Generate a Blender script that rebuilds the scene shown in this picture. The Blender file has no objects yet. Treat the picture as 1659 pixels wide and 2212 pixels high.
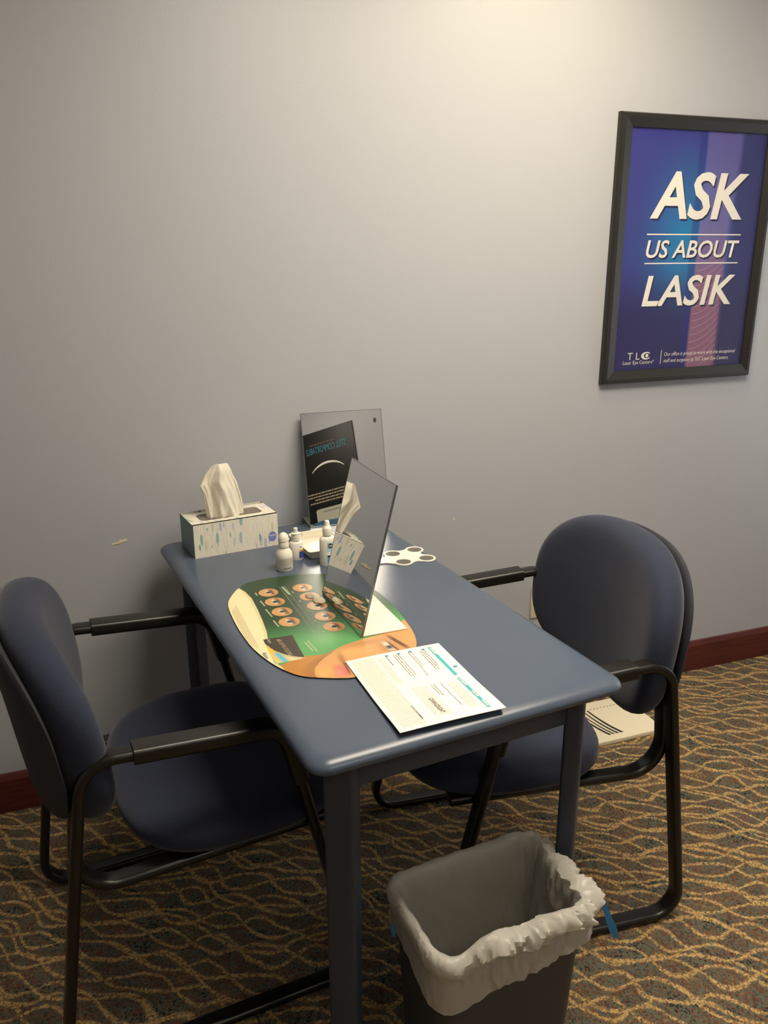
import bpy, bmesh, math, random
import numpy as np
from mathutils import Vector, Matrix, noise
random.seed(7)
S = bpy.context.scene
COL = S.collection
PI = math.pi

# ------------------------------------------------------------------ camera
FPX, YAW, PITCH, ROLL = 1793.8, 0.3535, 0.3034, -0.0033
CAM = Vector((-0.1983, -2.2149, 1.4884))
cam = bpy.data.cameras.new('camera'); camo = bpy.data.objects.new('camera', cam); COL.objects.link(camo)
cam.sensor_fit = 'HORIZONTAL'; cam.sensor_width = 36.0; cam.lens = FPX / 1659 * 36.0
cam.clip_start = 0.02
fw = Vector((math.sin(YAW) * math.cos(PITCH), math.cos(YAW) * math.cos(PITCH), -math.sin(PITCH)))
rt = Vector((math.cos(YAW), -math.sin(YAW), 0)); up = rt.cross(fw)
r2 = rt * math.cos(ROLL) + up * math.sin(ROLL); u2 = up * math.cos(ROLL) - rt * math.sin(ROLL)
camo.matrix_world = Matrix(((r2.x, u2.x, -fw.x, CAM.x), (r2.y, u2.y, -fw.y, CAM.y), (r2.z, u2.z, -fw.z, CAM.z), (0, 0, 0, 1)))
S.camera = camo

# ------------------------------------------------------------------ world, light levels, exposure
w = bpy.data.worlds.new('world'); S.world = w; w.use_nodes = True
w.node_tree.nodes['Background'].inputs[0].default_value = (0.75, 0.8, 1.0, 1)
w.node_tree.nodes['Background'].inputs[1].default_value = 0.02
CEIL = 2.45
TROFFERS = [  # x, y, length x, length y, strength
    (0.85, -1.13, 1.20, 0.60, 19.5),
    (0.75, -2.95, 0.60, 0.60, 9.0),  # added fill panel, brightens the rear walls seen in the far mirror
]
LAMP_COL = (1.0, 0.885, 0.71)
DOWN_COL = (1.0, 0.82, 0.52)
DOWNLIGHT = (1.12, -0.48, 0.09, 100.0)   # x, y, radius, strength
WINDOW_STRENGTH = 1.6
WINDOW_COL = (0.80, 0.88, 1.0)
S.view_settings.view_transform = 'Standard'
S.view_settings.look = 'None'
S.view_settings.exposure = 0.0
S.view_settings.gamma = 1.0
S.view_settings.use_curve_mapping = False

# ------------------------------------------------------------------ helpers
def lin(r, g, b):
    f = lambda c: (c / 255 / 12.92) if c / 255 <= 0.04045 else ((c / 255 + 0.055) / 1.055) ** 2.4
    return (f(r), f(g), f(b), 1.0)

class NT:
    def __init__(s, mat):
        s.t = mat.node_tree; s.n = s.t.nodes; s.l = s.t.links
    def node(s, typ, **k):
        nd = s.n.new(typ)
        for a, b in k.items(): setattr(nd, a, b)
        return nd
    def put(s, sock, v):
        if hasattr(v, 'is_output'): s.l.new(v, sock)
        else:
            try: sock.default_value = v
            except Exception: sock.default_value = (v, v, v)
    def m(s, op, a, b=0.0, c=None):
        nd = s.node('ShaderNodeMath', operation=op)
        s.put(nd.inputs[0], a); s.put(nd.inputs[1], b)
        if c is not None: s.put(nd.inputs[2], c)
        return nd.outputs[0]
    def mix(s, fac, a, b, blend='MIX'):
        nd = s.node('ShaderNodeMix', data_type='RGBA', blend_type=blend)
        s.put(nd.inputs['Factor'], fac)
        ia = [i for i in nd.inputs if i.type == 'RGBA']
        s.put(ia[0], a); s.put(ia[1], b)
        return [o for o in nd.outputs if o.type == 'RGBA'][0]
    def noise(s, vec, scale, detail=2.0, rough=0.5):
        nd = s.node('ShaderNodeTexNoise'); s.put(nd.inputs['Vector'], vec)
        nd.inputs['Scale'].default_value = scale; nd.inputs['Detail'].default_value = detail; nd.inputs['Roughness'].default_value = rough
        return nd
    def ramp(s, fac, stops, interp='LINEAR'):
        nd = s.node('ShaderNodeValToRGB'); nd.color_ramp.interpolation = interp
        e = nd.color_ramp.elements
        while len(e) < len(stops): e.new(0.5)
        for i, (p, c) in enumerate(stops): e[i].position = p; e[i].color = c
        s.put(nd.inputs[0], fac); return nd.outputs[0]
    def comb(s, x, y, z):
        nd = s.node('ShaderNodeCombineXYZ'); s.put(nd.inputs[0], x); s.put(nd.inputs[1], y); s.put(nd.inputs[2], z); return nd.outputs[0]
    def sep(s, v):
        nd = s.node('ShaderNodeSeparateXYZ'); s.put(nd.inputs[0], v); return nd.outputs
    def bump(s, h, strength, dist):
        nd = s.node('ShaderNodeBump'); nd.inputs['Strength'].default_value = strength; nd.inputs['Distance'].default_value = dist
        s.put(nd.inputs['Height'], h); return nd.outputs[0]

MATS = {}
def mat(name, col=(0.5, 0.5, 0.5, 1), rough=0.5, metal=0.0, build=None, **kw):
    if name in MATS: return MATS[name]
    m = bpy.data.materials.new(name); m.use_nodes = True
    b = m.node_tree.nodes['Principled BSDF']
    b.inputs['Base Color'].default_value = col; b.inputs['Roughness'].default_value = rough; b.inputs['Metallic'].default_value = metal
    for k, v in kw.items(): b.inputs[k.replace('_', ' ')].default_value = v
    if build: build(NT(m), b)
    MATS[name] = m; return m

def obj(name, verts, faces, m, parent=None, smooth=False, mats=None, mi=None):
    me = bpy.data.meshes.new(name); me.from_pydata([tuple(v) for v in verts], [], faces); me.update()
    if mats:
        for q in mats: me.materials.append(q)
        if mi: me.polygons.foreach_set('material_index', mi)
    elif m: me.materials.append(m)
    if smooth: me.polygons.foreach_set('use_smooth', [True] * len(me.polygons))
    o = bpy.data.objects.new(name, me); COL.objects.link(o)
    if parent: o.parent = parent
    return o
def fix_normals(o):
    bm = bmesh.new(); bm.from_mesh(o.data); bmesh.ops.recalc_face_normals(bm, faces=bm.faces[:]); bm.to_mesh(o.data); bm.free(); o.data.update(); return o
def autosmooth(o, ang=35):
    o.data.polygons.foreach_set('use_smooth', [True] * len(o.data.polygons))
    o.data.set_sharp_from_angle(angle=math.radians(ang)); return o
def bmobj(name, bm, m, parent=None, smooth=None):
    bmesh.ops.recalc_face_normals(bm, faces=bm.faces[:])
    me = bpy.data.meshes.new(name); bm.to_mesh(me); bm.free()
    if m: me.materials.append(m)
    o = bpy.data.objects.new(name, me); COL.objects.link(o)
    if parent: o.parent = parent
    if smooth: autosmooth(o, smooth)
    return o
def empty(name, loc=(0, 0, 0), rz=0.0):
    o = bpy.data.objects.new(name, None); COL.objects.link(o); o.location = loc; o.rotation_euler = (0, 0, rz); o.empty_display_size = 0.05; return o
def tag(o, label, cat, group=None):
    o['label'] = label; o['category'] = cat
    if group: o['group'] = group
    return o
def struct(o): o['kind'] = 'structure'; return o

def box(name, x0, x1, y0, y1, z0, z1, m, parent=None, bev=0.0, seg=2):
    bm = bmesh.new()
    bmesh.ops.create_cube(bm, size=1.0)
    for v in bm.verts: v.co = Vector(((x0 + x1) / 2 + v.co.x * (x1 - x0), (y0 + y1) / 2 + v.co.y * (y1 - y0), (z0 + z1) / 2 + v.co.z * (z1 - z0)))
    if bev: bmesh.ops.bevel(bm, geom=bm.edges[:], offset=bev, segments=seg, profile=0.5, affect='EDGES')
    return bmobj(name, bm, m, parent, 40 if bev else None)

def rrect(hx, hy, r, seg=6):
    pts = []
    for cx, cy, a0 in ((hx - r, hy - r, 0), (-hx + r, hy - r, PI / 2), (-hx + r, -hy + r, PI), (hx - r, -hy + r, 1.5 * PI)):
        for i in range(seg + 1):
            a = a0 + i / seg * PI / 2; pts.append((cx + r * math.cos(a), cy + r * math.sin(a)))
    return pts
def loft(rings, cap0=True, cap1=True, closed=False):
    n = len(rings[0]); V = [v for r in rings for v in r]; F = []
    R = len(rings)
    for i in range(R if closed else R - 1):
        a = i * n; b = ((i + 1) % R) * n
        for j in range(n):
            k = (j + 1) % n; F.append((a + j, a + k, b + k, b + j))
    if not closed:
        if cap0: F.append(tuple(range(n))[::-1])
        if cap1: F.append(tuple(range((R - 1) * n, R * n)))
    return V, F
def lathe(name, prof, m, parent=None, n=40, loc=(0, 0, 0), sy=1.0, rz=0.0, ang=40):
    rings = []
    c, s = math.cos(rz), math.sin(rz)
    for r, z in prof:
        ring = []
        for i in range(n):
            a = 2 * PI * i / n; x = r * math.cos(a); y = r * math.sin(a) * sy
            ring.append((loc[0] + x * c - y * s, loc[1] + x * s + y * c, loc[2] + z))
        rings.append(ring)
    V, F = loft(rings); o = obj(name, V, F, m, parent); fix_normals(o); autosmooth(o, ang); return o
def fillet(P, rad, seg=7, closed=False):
    out = []; n = len(P)
    for i in range(n):
        r = rad[i]
        if (not closed and i in (0, n - 1)) or r <= 0: out.append(Vector(P[i])); continue
        p = Vector(P[i]); a = (Vector(P[i - 1]) - p).normalized(); b = (Vector(P[(i + 1) % n]) - p).normalized()
        th = a.angle(b); d = r / math.tan(th / 2); bis = (a + b).normalized(); c = p + bis * (r / math.sin(th / 2))
        s0 = p + a * d - c; s1 = p + b * d - c; ph = s0.angle(s1)
        for k in range(seg + 1):
            t = k / seg; out.append(c + (s0 * math.sin((1 - t) * ph) + s1 * math.sin(t * ph)) / math.sin(ph))
    return out
def sweep(name, path, prof, m, parent=None, closed=False, lat=Vector((0, 1, 0)), ang=50):
    """path: 3-D points lying in a plane whose normal is lat; prof: (lateral, in-plane) offsets"""
    rings = []; n = len(path)
    for i, p in enumerate(path):
        a = path[i - 1] if (closed or i > 0) else path[i]; b = path[(i + 1) % n] if (closed or i < n - 1) else path[i]
        t = (Vector(b) - Vector(a)).normalized(); N = t.cross(lat).normalized()
        rings.append([Vector(p) + lat * q[0] + N * q[1] for q in prof])
    V, F = loft(rings, closed=closed); o = obj(name, V, F, m, parent); fix_normals(o); autosmooth(o, ang); return o
def quad_decal(name, pts, m, parent=None):
    return obj(name, pts, [tuple(range(len(pts)))], m, parent)

def text_mesh(name, s, m, parent, x0, x1, y0, y1, origin, ex, ey, shear=0.0, bold=0.0, space=1.0, fit=True):
    """flat lettering fitted into the box x0..x1, y0..y1 of the plane origin + x*ex + y*ey"""
    cu = bpy.data.curves.new(name, 'FONT'); cu.body = s; cu.size = 1.0; cu.shear = shear; cu.offset = bold; cu.space_character = space; cu.resolution_u = 3
    t = bpy.data.objects.new('tmp', cu); COL.objects.link(t)
    dg = bpy.context.evaluated_depsgraph_get()
    me = bpy.data.meshes.new_from_object(t.evaluated_get(dg)); bpy.data.objects.remove(t); bpy.data.curves.remove(cu)
    co = np.empty(len(me.vertices) * 3); me.vertices.foreach_get('co', co); co = co.reshape(-1, 3)
    lo, hi = co.min(0), co.max(0)
    sx = (x1 - x0) / (hi[0] - lo[0]); sy = (y1 - y0) / (hi[1] - lo[1])
    X = x0 + (co[:, 0] - lo[0]) * sx; Y = y0 + (co[:, 1] - lo[1]) * sy
    O = np.array(origin); EX = np.array(ex); EY = np.array(ey)
    P = O + X[:, None] * EX + Y[:, None] * EY
    me.vertices.foreach_set('co', P.ravel()); me.update()
    me.materials.clear(); me.materials.append(m); me.name = name
    o = bpy.data.objects.new(name, me); COL.objects.link(o); o.parent = parent; return o

def flats(name, quads, m, parent, origin, ex, ey):
    """many small flat printed strokes joined into one printed part"""
    V = []; F = []; O = Vector(origin); EX = Vector(ex); EY = Vector(ey)
    for poly in quads:
        b = len(V)
        for x, y in poly: V.append(O + EX * x + EY * y)
        F.append(tuple(range(b, b + len(poly))))
    return obj(name, V, F, m, parent)
def strokes(x0, x1, y, h, rng, gap=0.25, wl=(0.003, 0.009)):
    out = []; x = x0
    while x < x1:
        L = min(rng.uniform(*wl), x1 - x); out.append([(x, y), (x + L, y), (x + L, y + h), (x, y + h)]); x += L + gap * h + 0.0008
    return out

# ------------------------------------------------------------------ materials
def wall_b(t, b):
    g = t.node('ShaderNodeNewGeometry').outputs['Position']
    n1 = t.noise(g, 1.3, 3).outputs[0]; n2 = t.noise(g, 260, 3).outputs[0]
    c = t.mix(t.m('MULTIPLY', n1, 0.5), lin(180, 183, 190), lin(174, 178, 187))
    t.put(b.inputs['Base Color'], c); t.put(b.inputs['Normal'], t.bump(n2, 0.12, 0.002))
WALL = mat('wall_paint', rough=0.42, build=wall_b)
CEILM = mat('ceiling_tile', lin(225, 222, 214), 0.9)
def wood_b(t, b):
    g = t.node('ShaderNodeNewGeometry').outputs['Position']
    s = t.sep(g); v = t.comb(t.m('MULTIPLY', s[0], 2.0), t.m('MULTIPLY', s[1], 2.0), t.m('MULTIPLY', s[2], 30.0))
    n = t.noise(v, 4, 4).outputs[0]
    t.put(b.inputs['Base Color'], t.ramp(n, [(0.3, lin(70, 26, 24)), (0.7, lin(98, 42, 36))]))
BASEW = mat('baseboard_cherry', rough=0.45, build=wood_b)
def carpet_b(t, b):
    g = t.node('ShaderNodeNewGeometry').outputs['Position']
    s0 = t.sep(g); q = 0.0040
    snap = lambda v: t.m('MULTIPLY', t.m('FLOOR', t.m('DIVIDE', v, q)), q)
    jit = t.sep(t.noise(g, 120, 1).outputs['Color'])
    x = snap(t.m('ADD', s0[0], t.m('MULTIPLY', t.m('SUBTRACT', jit[0], 0.5), 0.006)))
    y = snap(t.m('ADD', s0[1], t.m('MULTIPLY', t.m('SUBTRACT', jit[1], 0.5), 0.006)))
    p = t.comb(x, y, 0.0)
    wn = t.sep(t.noise(p, 3.2, 1).outputs['Color'])
    wn2 = t.sep(t.noise(p, 9.0, 1).outputs['Color'])
    dx = t.m('ADD', t.m('MULTIPLY', t.m('SUBTRACT', wn[0], 0.5), 0.22), t.m('MULTIPLY', t.m('SUBTRACT', wn2[0], 0.5), 0.05))
    dy = t.m('ADD', t.m('MULTIPLY', t.m('SUBTRACT', wn[1], 0.5), 0.13), t.m('MULTIPLY', t.m('SUBTRACT', wn2[1], 0.5), 0.04))
    ca, sa = math.cos(-0.56), math.sin(-0.56)
    u = t.m('ADD', t.m('ADD', t.m('MULTIPLY', x, ca), t.m('MULTIPLY', y, sa)), dx)
    v = t.m('ADD', t.m('SUBTRACT', t.m('MULTIPLY', y, ca), t.m('MULTIPLY', x, sa)), dy)
    def fam(sign, per, pitch, amp, ph):
        sn = t.m('MULTIPLY', t.m('SINE', t.m('ADD', t.m('MULTIPLY', u, 2 * PI / per), ph)), amp * sign)
        f = t.m('FRACT', t.m('DIVIDE', t.m('ADD', v, sn), pitch))
        d = t.m('MULTIPLY', t.m('ABSOLUTE', t.m('SUBTRACT', f, 0.5)), pitch)
        return d
    d = t.m('MINIMUM', t.m('MINIMUM', fam(1, 0.25, 0.070, 0.025, 0.0), fam(-1, 0.25, 0.070, 0.025, 0.0)), fam(1, 0.41, 0.125, 0.036, 2.0))
    line = t.m('SUBTRACT', 1.0, t.m('SMOOTH_MIN', t.m('MULTIPLY', t.m('MAXIMUM', t.m('SUBTRACT', d, 0.0036), 0.0), 400.0), 1.0, 0.1))
    wn3 = t.node('ShaderNodeTexWhiteNoise', noise_dimensions='3D'); t.put(wn3.inputs['Vector'], t.m('FLOOR', 0.0) if False else p)
    r = wn3.outputs['Value']; rc = t.sep(wn3.outputs['Color'])
    big = t.noise(p, 14, 2).outputs[0]
    sel = t.m('SUBTRACT', t.m('ADD', t.m('MULTIPLY', r, 0.50), t.m('MULTIPLY', big, 1.0)), 0.28)
    ground = t.ramp(sel, [(0.16, lin(50, 52, 48)), (0.34, lin(104, 112, 100)), (0.46, lin(108, 104, 86)), (0.56, lin(130, 84, 68)), (0.68, lin(84, 68, 56)), (0.86, lin(158, 132, 92))])
    gold = t.ramp(rc[1], [(0.0, lin(164, 130, 84)), (0.5, lin(198, 162, 106)), (1.0, lin(218, 186, 130))])
    speck = t.m('GREATER_THAN', rc[2], 0.22)
    c = t.mix(t.m('MULTIPLY', line, t.m('ADD', t.m('MULTIPLY', speck, 0.75), 0.2)), ground, gold)
    t.put(b.inputs['Base Color'], c)
    h = t.m('ADD', t.m('MULTIPLY', r, 0.5), t.noise(g, 500, 2).outputs[0])
    t.put(b.inputs['Normal'], t.bump(h, 0.7, 0.004))
CARPET = mat('carpet', rough=0.95, build=carpet_b, Specular_IOR_Level=0.1)
def tbl_b(t, b):
    g = t.node('ShaderNodeNewGeometry').outputs['Position']
    s = t.sep(g)
    v = t.comb(t.m('MULTIPLY', s[0], 6.0), t.m('MULTIPLY', s[1], 1.0), s[2])
    n = t.noise(v, 60, 3).outputs[0]; n2 = t.noise(g, 5, 3).outputs[0]
    t.put(b.inputs['Base Color'], t.mix(n2, lin(74, 86, 105), lin(82, 93, 110)))
    b.inputs['Roughness'].default_value = 0.27
    t.put(b.inputs['Normal'], t.bump(n, 0.06, 0.002))
TABLE = mat('table_paint', rough=0.32, build=tbl_b)
LEGM = mat('table_paint_shaded', lin(56, 64, 80), 0.4)  # tabletop paint darkened, shade on the unlit legs and apron put into the colour
def fab_b(t, b):
    c = t.node('ShaderNodeTexCoord').outputs['Object']
    n = t.noise(c, 420, 3).outputs[0]; n2 = t.noise(c, 60, 2).outputs[0]
    t.put(b.inputs['Base Color'], t.mix(n, lin(40, 45, 61), lin(56, 62, 82)))
    t.put(b.inputs['Normal'], t.bump(t.m('ADD', n, t.m('MULTIPLY', n2, 0.25)), 0.28, 0.003))
FABRIC = mat('navy_fabric', rough=0.9, build=fab_b, Sheen_Weight=0.25, Sheen_Roughness=0.4, Specular_IOR_Level=0.2)
BLACKM = mat('black_enamel', lin(22, 20, 18), 0.30)
PADM = mat('black_arm_plastic', lin(25, 23, 20), 0.33)
SHELL = mat('charcoal_back_shell', lin(40, 42, 50), 0.7)
PLAST = mat('black_plastic', lin(28, 27, 27), 0.5)
WHITE = mat('white_plastic', lin(236, 232, 220), 0.35)
TRAYM = mat('tray_plastic', lin(222, 214, 196), 0.35)
GREYP = mat('grey_print', lin(170, 166, 158), 0.6)
INK = mat('dark_ink', lin(48, 46, 44), 0.6)
MIRROR = mat('mirror_silver', (0.80, 0.80, 0.80, 1), 0.0, 1.0)
MBACK = mat('mirror_back_white', lin(226, 222, 212), 0.3)
MEDGE = mat('mirror_edge', lin(120, 122, 122), 0.25, 0.6)
FRAMEM = mat('frame_black', lin(36, 35, 32), 0.45)
LETTER = mat('lettering_white', lin(244, 240, 232), 0.5)
LSHADOW = mat('lettering_drop_print', lin(26, 26, 72), 0.5)
PAPER = mat('paper_white', lin(246, 243, 230), 0.6)
TEAL = mat('teal_ink', lin(70, 178, 184), 0.6)
TAN = mat('tan_ink', lin(196, 186, 150), 0.6)
MIDGREY = mat('grey_ink', lin(128, 124, 112), 0.6)
def glass_b(t, b):
    out = t.n['Material Output']; tr = t.node('ShaderNodeBsdfTransparent'); gl = t.node('ShaderNodeBsdfGlossy')
    gl.inputs['Roughness'].default_value = 0.02
    ge = t.node('ShaderNodeNewGeometry'); dt = t.node('ShaderNodeVectorMath', operation='DOT_PRODUCT')
    t.l.new(ge.outputs['Incoming'], dt.inputs[0]); t.l.new(ge.outputs['Normal'], dt.inputs[1])
    k = t.m('POWER', t.m('SUBTRACT', 1.0, t.m('ABSOLUTE', dt.outputs['Value'])), 5.0)
    fr = t.m('ADD', 0.03, t.m('MULTIPLY', k, 0.97))     # thin pane
    mx = t.node('ShaderNodeMixShader'); t.l.new(fr, mx.inputs[0]); t.l.new(tr.outputs[0], mx.inputs[1]); t.l.new(gl.outputs[0], mx.inputs[2])
    t.l.new(mx.outputs[0], out.inputs[0])
GLASS = mat('picture_glass', build=glass_b)
def attr_b(t, b):
    a = t.node('ShaderNodeVertexColor'); a.layer_name = 'Col'
    t.put(b.inputs['Base Color'], a.outputs[0])
MATPRINT = mat('mat_print', rough=0.34, build=attr_b, Specular_IOR_Level=0.35)
POSTERPRINT = mat('poster_print', rough=0.5, build=attr_b)
def emit(name, col, st):
    def f(t, b):
        b.inputs['Emission Color'].default_value = (*col, 1); b.inputs['Emission Strength'].default_value = st
    return mat(name, (0.8, 0.8, 0.8, 1), 0.5, build=f)

def set_cols(me, cols):
    ca = me.color_attributes.new('Col', 'FLOAT_COLOR', 'POINT')
    a = np.ones((len(me.vertices), 4), np.float32); a[:, :3] = cols; ca.data.foreach_set('color', a.ravel())
def srgb(r, g, b): return np.array(lin(r, g, b)[:3])
def smooth(a, b, x): t = np.clip((x - a) / (b - a), 0, 1); return t * t * (3 - 2 * t)

# ================================================================== THE ROOM
XL, XR, YF = -2.0, 3.0, -4.2
floor = struct(obj('floor', [(XL, YF, 0), (XR, YF, 0), (XR, 0, 0), (XL, 0, 0)], [(0, 1, 2, 3)], CARPET))
ceiling = struct(box('ceiling', XL, XR, YF, 0.0, CEIL, CEIL + 0.05, CEILM))
def wall(name, a, b, th=0.08):
    a = Vector((*a, 0)); b = Vector((*b, 0)); d = (b - a).normalized(); n = Vector((d.y, -d.x, 0))  # outward = right of travel
    V = [a, b, b + n * th, a + n * th]; V = V + [v + Vector((0, 0, CEIL)) for v in V]
    return struct(fix_normals(obj(name, V, [(0, 1, 2, 3), (4, 5, 6, 7), (0, 1, 5, 4), (1, 2, 6, 5), (2, 3, 7, 6), (3, 0, 4, 7)], WALL)))
wall_back = wall('wall_back', (XR, 0), (XL, 0))
wall('wall_left', (XL, 0), (XL, YF))
wall('wall_front', (XL, YF), (0.55, YF))
wall('wall_angled', (0.55, YF), (2.05, -2.70))
wall('wall_recess', (2.05, -2.70), (XR, -2.70))
wall('wall_right', (XR, -2.70), (XR, 0))
def baseboard(name, a, b):
    a = Vector((*a, 0)); b = Vector((*b, 0)); d = (b - a).normalized(); n = Vector((-d.y, d.x, 0))  # into the room
    prof = [(0, 0), (0.012, 0), (0.012, 0.100), (0.009, 0.108), (0.006, 0.116), (0, 0.118)]
    r = [[p + n * q[0] + Vector((0, 0, q[1])) for q in prof] for p in (a, b)]
    V, F = loft(r); struct(fix_normals(obj(name, V, F, BASEW)))
baseboard('baseboard_back', (XR, 0), (XL, 0))
baseboard('baseboard_left', (XL, 0), (XL, YF))
baseboard('baseboard_front', (XL, YF), (0.55, YF))
baseboard('baseboard_angled', (0.55, YF), (2.05, -2.70))
baseboard('baseboard_recess', (2.05, -2.70), (XR, -2.70))
baseboard('baseboard_right', (XR, -2.70), (XR, 0))
# daylit window in the right-hand wall (out of frame; lights the right side coolly)
DAY = emit('window_daylight', WINDOW_COL, WINDOW_STRENGTH)
win = struct(empty('window_1', (XR, -0.62, 0)))
box('window_pane', -0.012, -0.006, -0.40, 0.40, 0.55, 2.05, DAY, win)
for (y0, y1, z0, z1) in ((-0.46, 0.46, 0.49, 0.55), (-0.46, 0.46, 2.05, 2.11), (-0.46, -0.40, 0.55, 2.05), (0.40, 0.46, 0.55, 2.05), (-0.02, 0.02, 0.55, 2.05)):
    box('window_frame', -0.03, -0.0005, y0, y1, z0, z1, WHITE, win, 0.003)
# ceiling light panels: one over the table, one added as rear fill
for i, (x, y, lx, ly, st) in enumerate(TROFFERS):
    L = empty('ceiling_light', (x, y, CEIL))
    tag(L, ['bright warm ceiling light panel above the table, close to the wall', 'dimmer fill light panel added on the ceiling behind the viewer'][i], 'ceiling light')
    box('diffuser', -lx / 2, lx / 2, -ly / 2, ly / 2, -0.012, -0.006, emit('lamp_%d' % i, LAMP_COL, st), L)
    for (a, b, c, d) in ((-lx / 2 - 0.03, lx / 2 + 0.03, ly / 2, ly / 2 + 0.03), (-lx / 2 - 0.03, lx / 2 + 0.03, -ly / 2 - 0.03, -ly / 2), (-lx / 2 - 0.03, -lx / 2, -ly / 2, ly / 2), (lx / 2, lx / 2 + 0.03, -ly / 2, ly / 2)):
        box('frame', a, b, c, d, -0.02, -0.0005, WHITE, L, 0.002)
dx_, dy_, dr_, ds_ = DOWNLIGHT
dl = tag(empty('recessed_downlight', (dx_, dy_, CEIL)), 'small round recessed downlight in the ceiling close to the wall', 'ceiling light')
lathe('lamp_disc', [(0, -.006), (dr_, -.006), (dr_, -.003), (0, -.003)], emit('downlight_glow', DOWN_COL, ds_), dl, 32)
lathe('trim_ring', [(dr_ + .002, -.0005), (dr_ + .002, -.010), (dr_ + .022, -.010), (dr_ + .026, -.0005)], WHITE, dl, 32)
# chipped paint on the wall
CHIP = mat('bare_plaster', lin(232, 214, 178), 0.9)
def chip(pts):
    V = [(x, -0.0012, z) for x, z in pts] + [(x, 0.0, z) for x, z in pts]; n = len(pts)
    F = [tuple(range(n))] + [(i, (i + 1) % n, n + (i + 1) % n, n + i) for i in range(n)]
    fix_normals(obj('paint_chip', V, F, CHIP, wall_back))
chip([(-0.158, .7452), (-0.153, .7485), (-0.145, .7475), (-0.139, .7505), (-0.135, .7555), (-0.130, .7530), (-0.124, .7555), (-0.119, .7545), (-0.116, .7510), (-0.126, .7485), (-0.133, .7445), (-0.140, .7455), (-0.150, .7435), (-0.157, .7435)])
chip([(0.845, .6985), (0.847, .7035), (0.850, .7060), (0.852, .7030), (0.8485, .6985)])
# outlet
out = tag(empty('wall_outlet', (1.171, 0, 0.3785)), 'ivory electrical outlet plate on the wall behind the right chair', 'outlet')
IVORY = mat('ivory_plastic', lin(228, 218, 190), 0.4)
box('plate', -0.036, 0.036, -0.006, -0.0002, -0.0585, 0.0585, IVORY, out, 0.003)
for dz in (-0.02, 0.02):
    sk = box('socket', -0.016, 0.016, -0.0075, -0.0062, dz - 0.014, dz + 0.014, IVORY, out, 0.0006)
    for dx in (-0.006, 0.006): box('slot', dx - 0.001, dx + 0.001, -0.0082, -0.0077, dz - 0.004, dz + 0.005, INK, sk)
lathe('screw', [(0.003, 0), (0.003, 0.0006)], MIDGREY, out, 12, (0, 0, 0)).matrix_local = Matrix.Translation((0, -0.0062, 0)) @ Matrix.Rotation(PI / 2, 4, 'X')

# ================================================================== TABLE
TX, TY, TR, TW, TL, TH = 0.06695, -1.18684, 0.09898, 0.6055, 1.1205, 0.76
table = tag(empty('table', (TX, TY, 0), TR), 'blue painted wooden table with rounded edge standing end-on to the wall', 'table')
def tw(x, y, z=TH):  # table coordinates to world
    c, s = math.cos(TR), math.sin(TR); return Vector((TX + x * c - y * s, TY + x * s + y * c, z))
rings = []
R0 = 0.016
for k in range(-1, 14):
    if k < 0: ins, z = 0.05, -2 * R0
    elif k <= 12:
        a = -PI / 2 + PI * k / 12; ins, z = 1.75 * R0 * (1 - math.cos(a)), -R0 + R0 * math.sin(a)
    else: ins, z = 0.05, 0.0
    rings.append([(TW / 2 + x, TL / 2 + y, TH + z) for x, y in rrect(TW / 2 - ins, TL / 2 - ins, max(0.034 - ins * 0.5, 0.012), 8)])
V, F = loft(rings)
top = obj('tabletop', V, F, TABLE, table); fix_normals(top); autosmooth(top, 30)
IX, IY = 0.070, 0.058
for x, y, sg in ((IX, IY, 1), (TW - IX, IY, -1), (IX, TL - IY, -1), (TW - IX, TL - IY, 1)):
    rr = rrect(0.0275, 0.017, 0.008, 5); a = -sg * PI / 4
    c, s = math.cos(a), math.sin(a)
    V, F = loft([[(x + k * (px * c - py * s), y + k * (px * s + py * c), z) for px, py in rr] for z, k in ((0.0, 0.93), (0.004, 0.96), (TH - 2 * R0 - 0.0005, 1.0))])
    lg = obj('leg', V, F, LEGM, table); fix_normals(lg); autosmooth(lg, 40)
AZ0, AZ1 = 0.668, TH - 2 * R0 - 0.0005
box('apron', IX + 0.012, TW - IX - 0.012, IY - 0.009, IY + 0.009, AZ0, AZ1, LEGM, table, 0.003)
box('apron', IX + 0.012, TW - IX - 0.012, TL - IY - 0.009, TL - IY + 0.009, AZ0, AZ1, LEGM, table, 0.003)
box('apron', IX - 0.009 + 0.02, IX + 0.009 + 0.02, IY + 0.012, TL - IY - 0.012, AZ0, AZ1, LEGM, table, 0.003)
box('apron', TW - IX - 0.029, TW - IX - 0.011, IY + 0.012, TL - IY - 0.012, AZ0, AZ1, LEGM, table, 0.003)

# ================================================================== CHAIRS
HA, DA, CW, SD, SF, SE = 0.6698, -0.0249, 0.5586, -0.0923, 0.5072, 0.3591
def pad_surface(sup, cen, half, nfun, tf, tb, midf, axis, nr=14, na=72, edge=0.35, p=4.0):
    """cushion: superellipse plan, two domed faces. sup(l,v,off)->xyz"""
    rings = []
    rs = [math.sin(PI / 2 * i / nr) for i in range(1, nr + 1)]
    def ring(r, sgn):
        out = []
        T = tf if sgn > 0 else tb
        th = T * (max(0.0, 1 - r ** p)) ** 0.5
        for j in range(na):
            a = 2 * PI * j / na; n = nfun(a); c, s = math.cos(a), math.sin(a)
            e = (abs(c) ** n + abs(s) ** n) ** (-1 / n)
            out.append(sup(cen[0] + half[0] * r * e * c, cen[1] + half[1] * r * e * s, sgn * th))
        return out
    front = [ring(r, 1) for r in rs]; back = [ring(r, -1) for r in rs[:-1]]
    V, F = loft(front + back[::-1], cap0=True, cap1=True)
    return V, F
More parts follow.
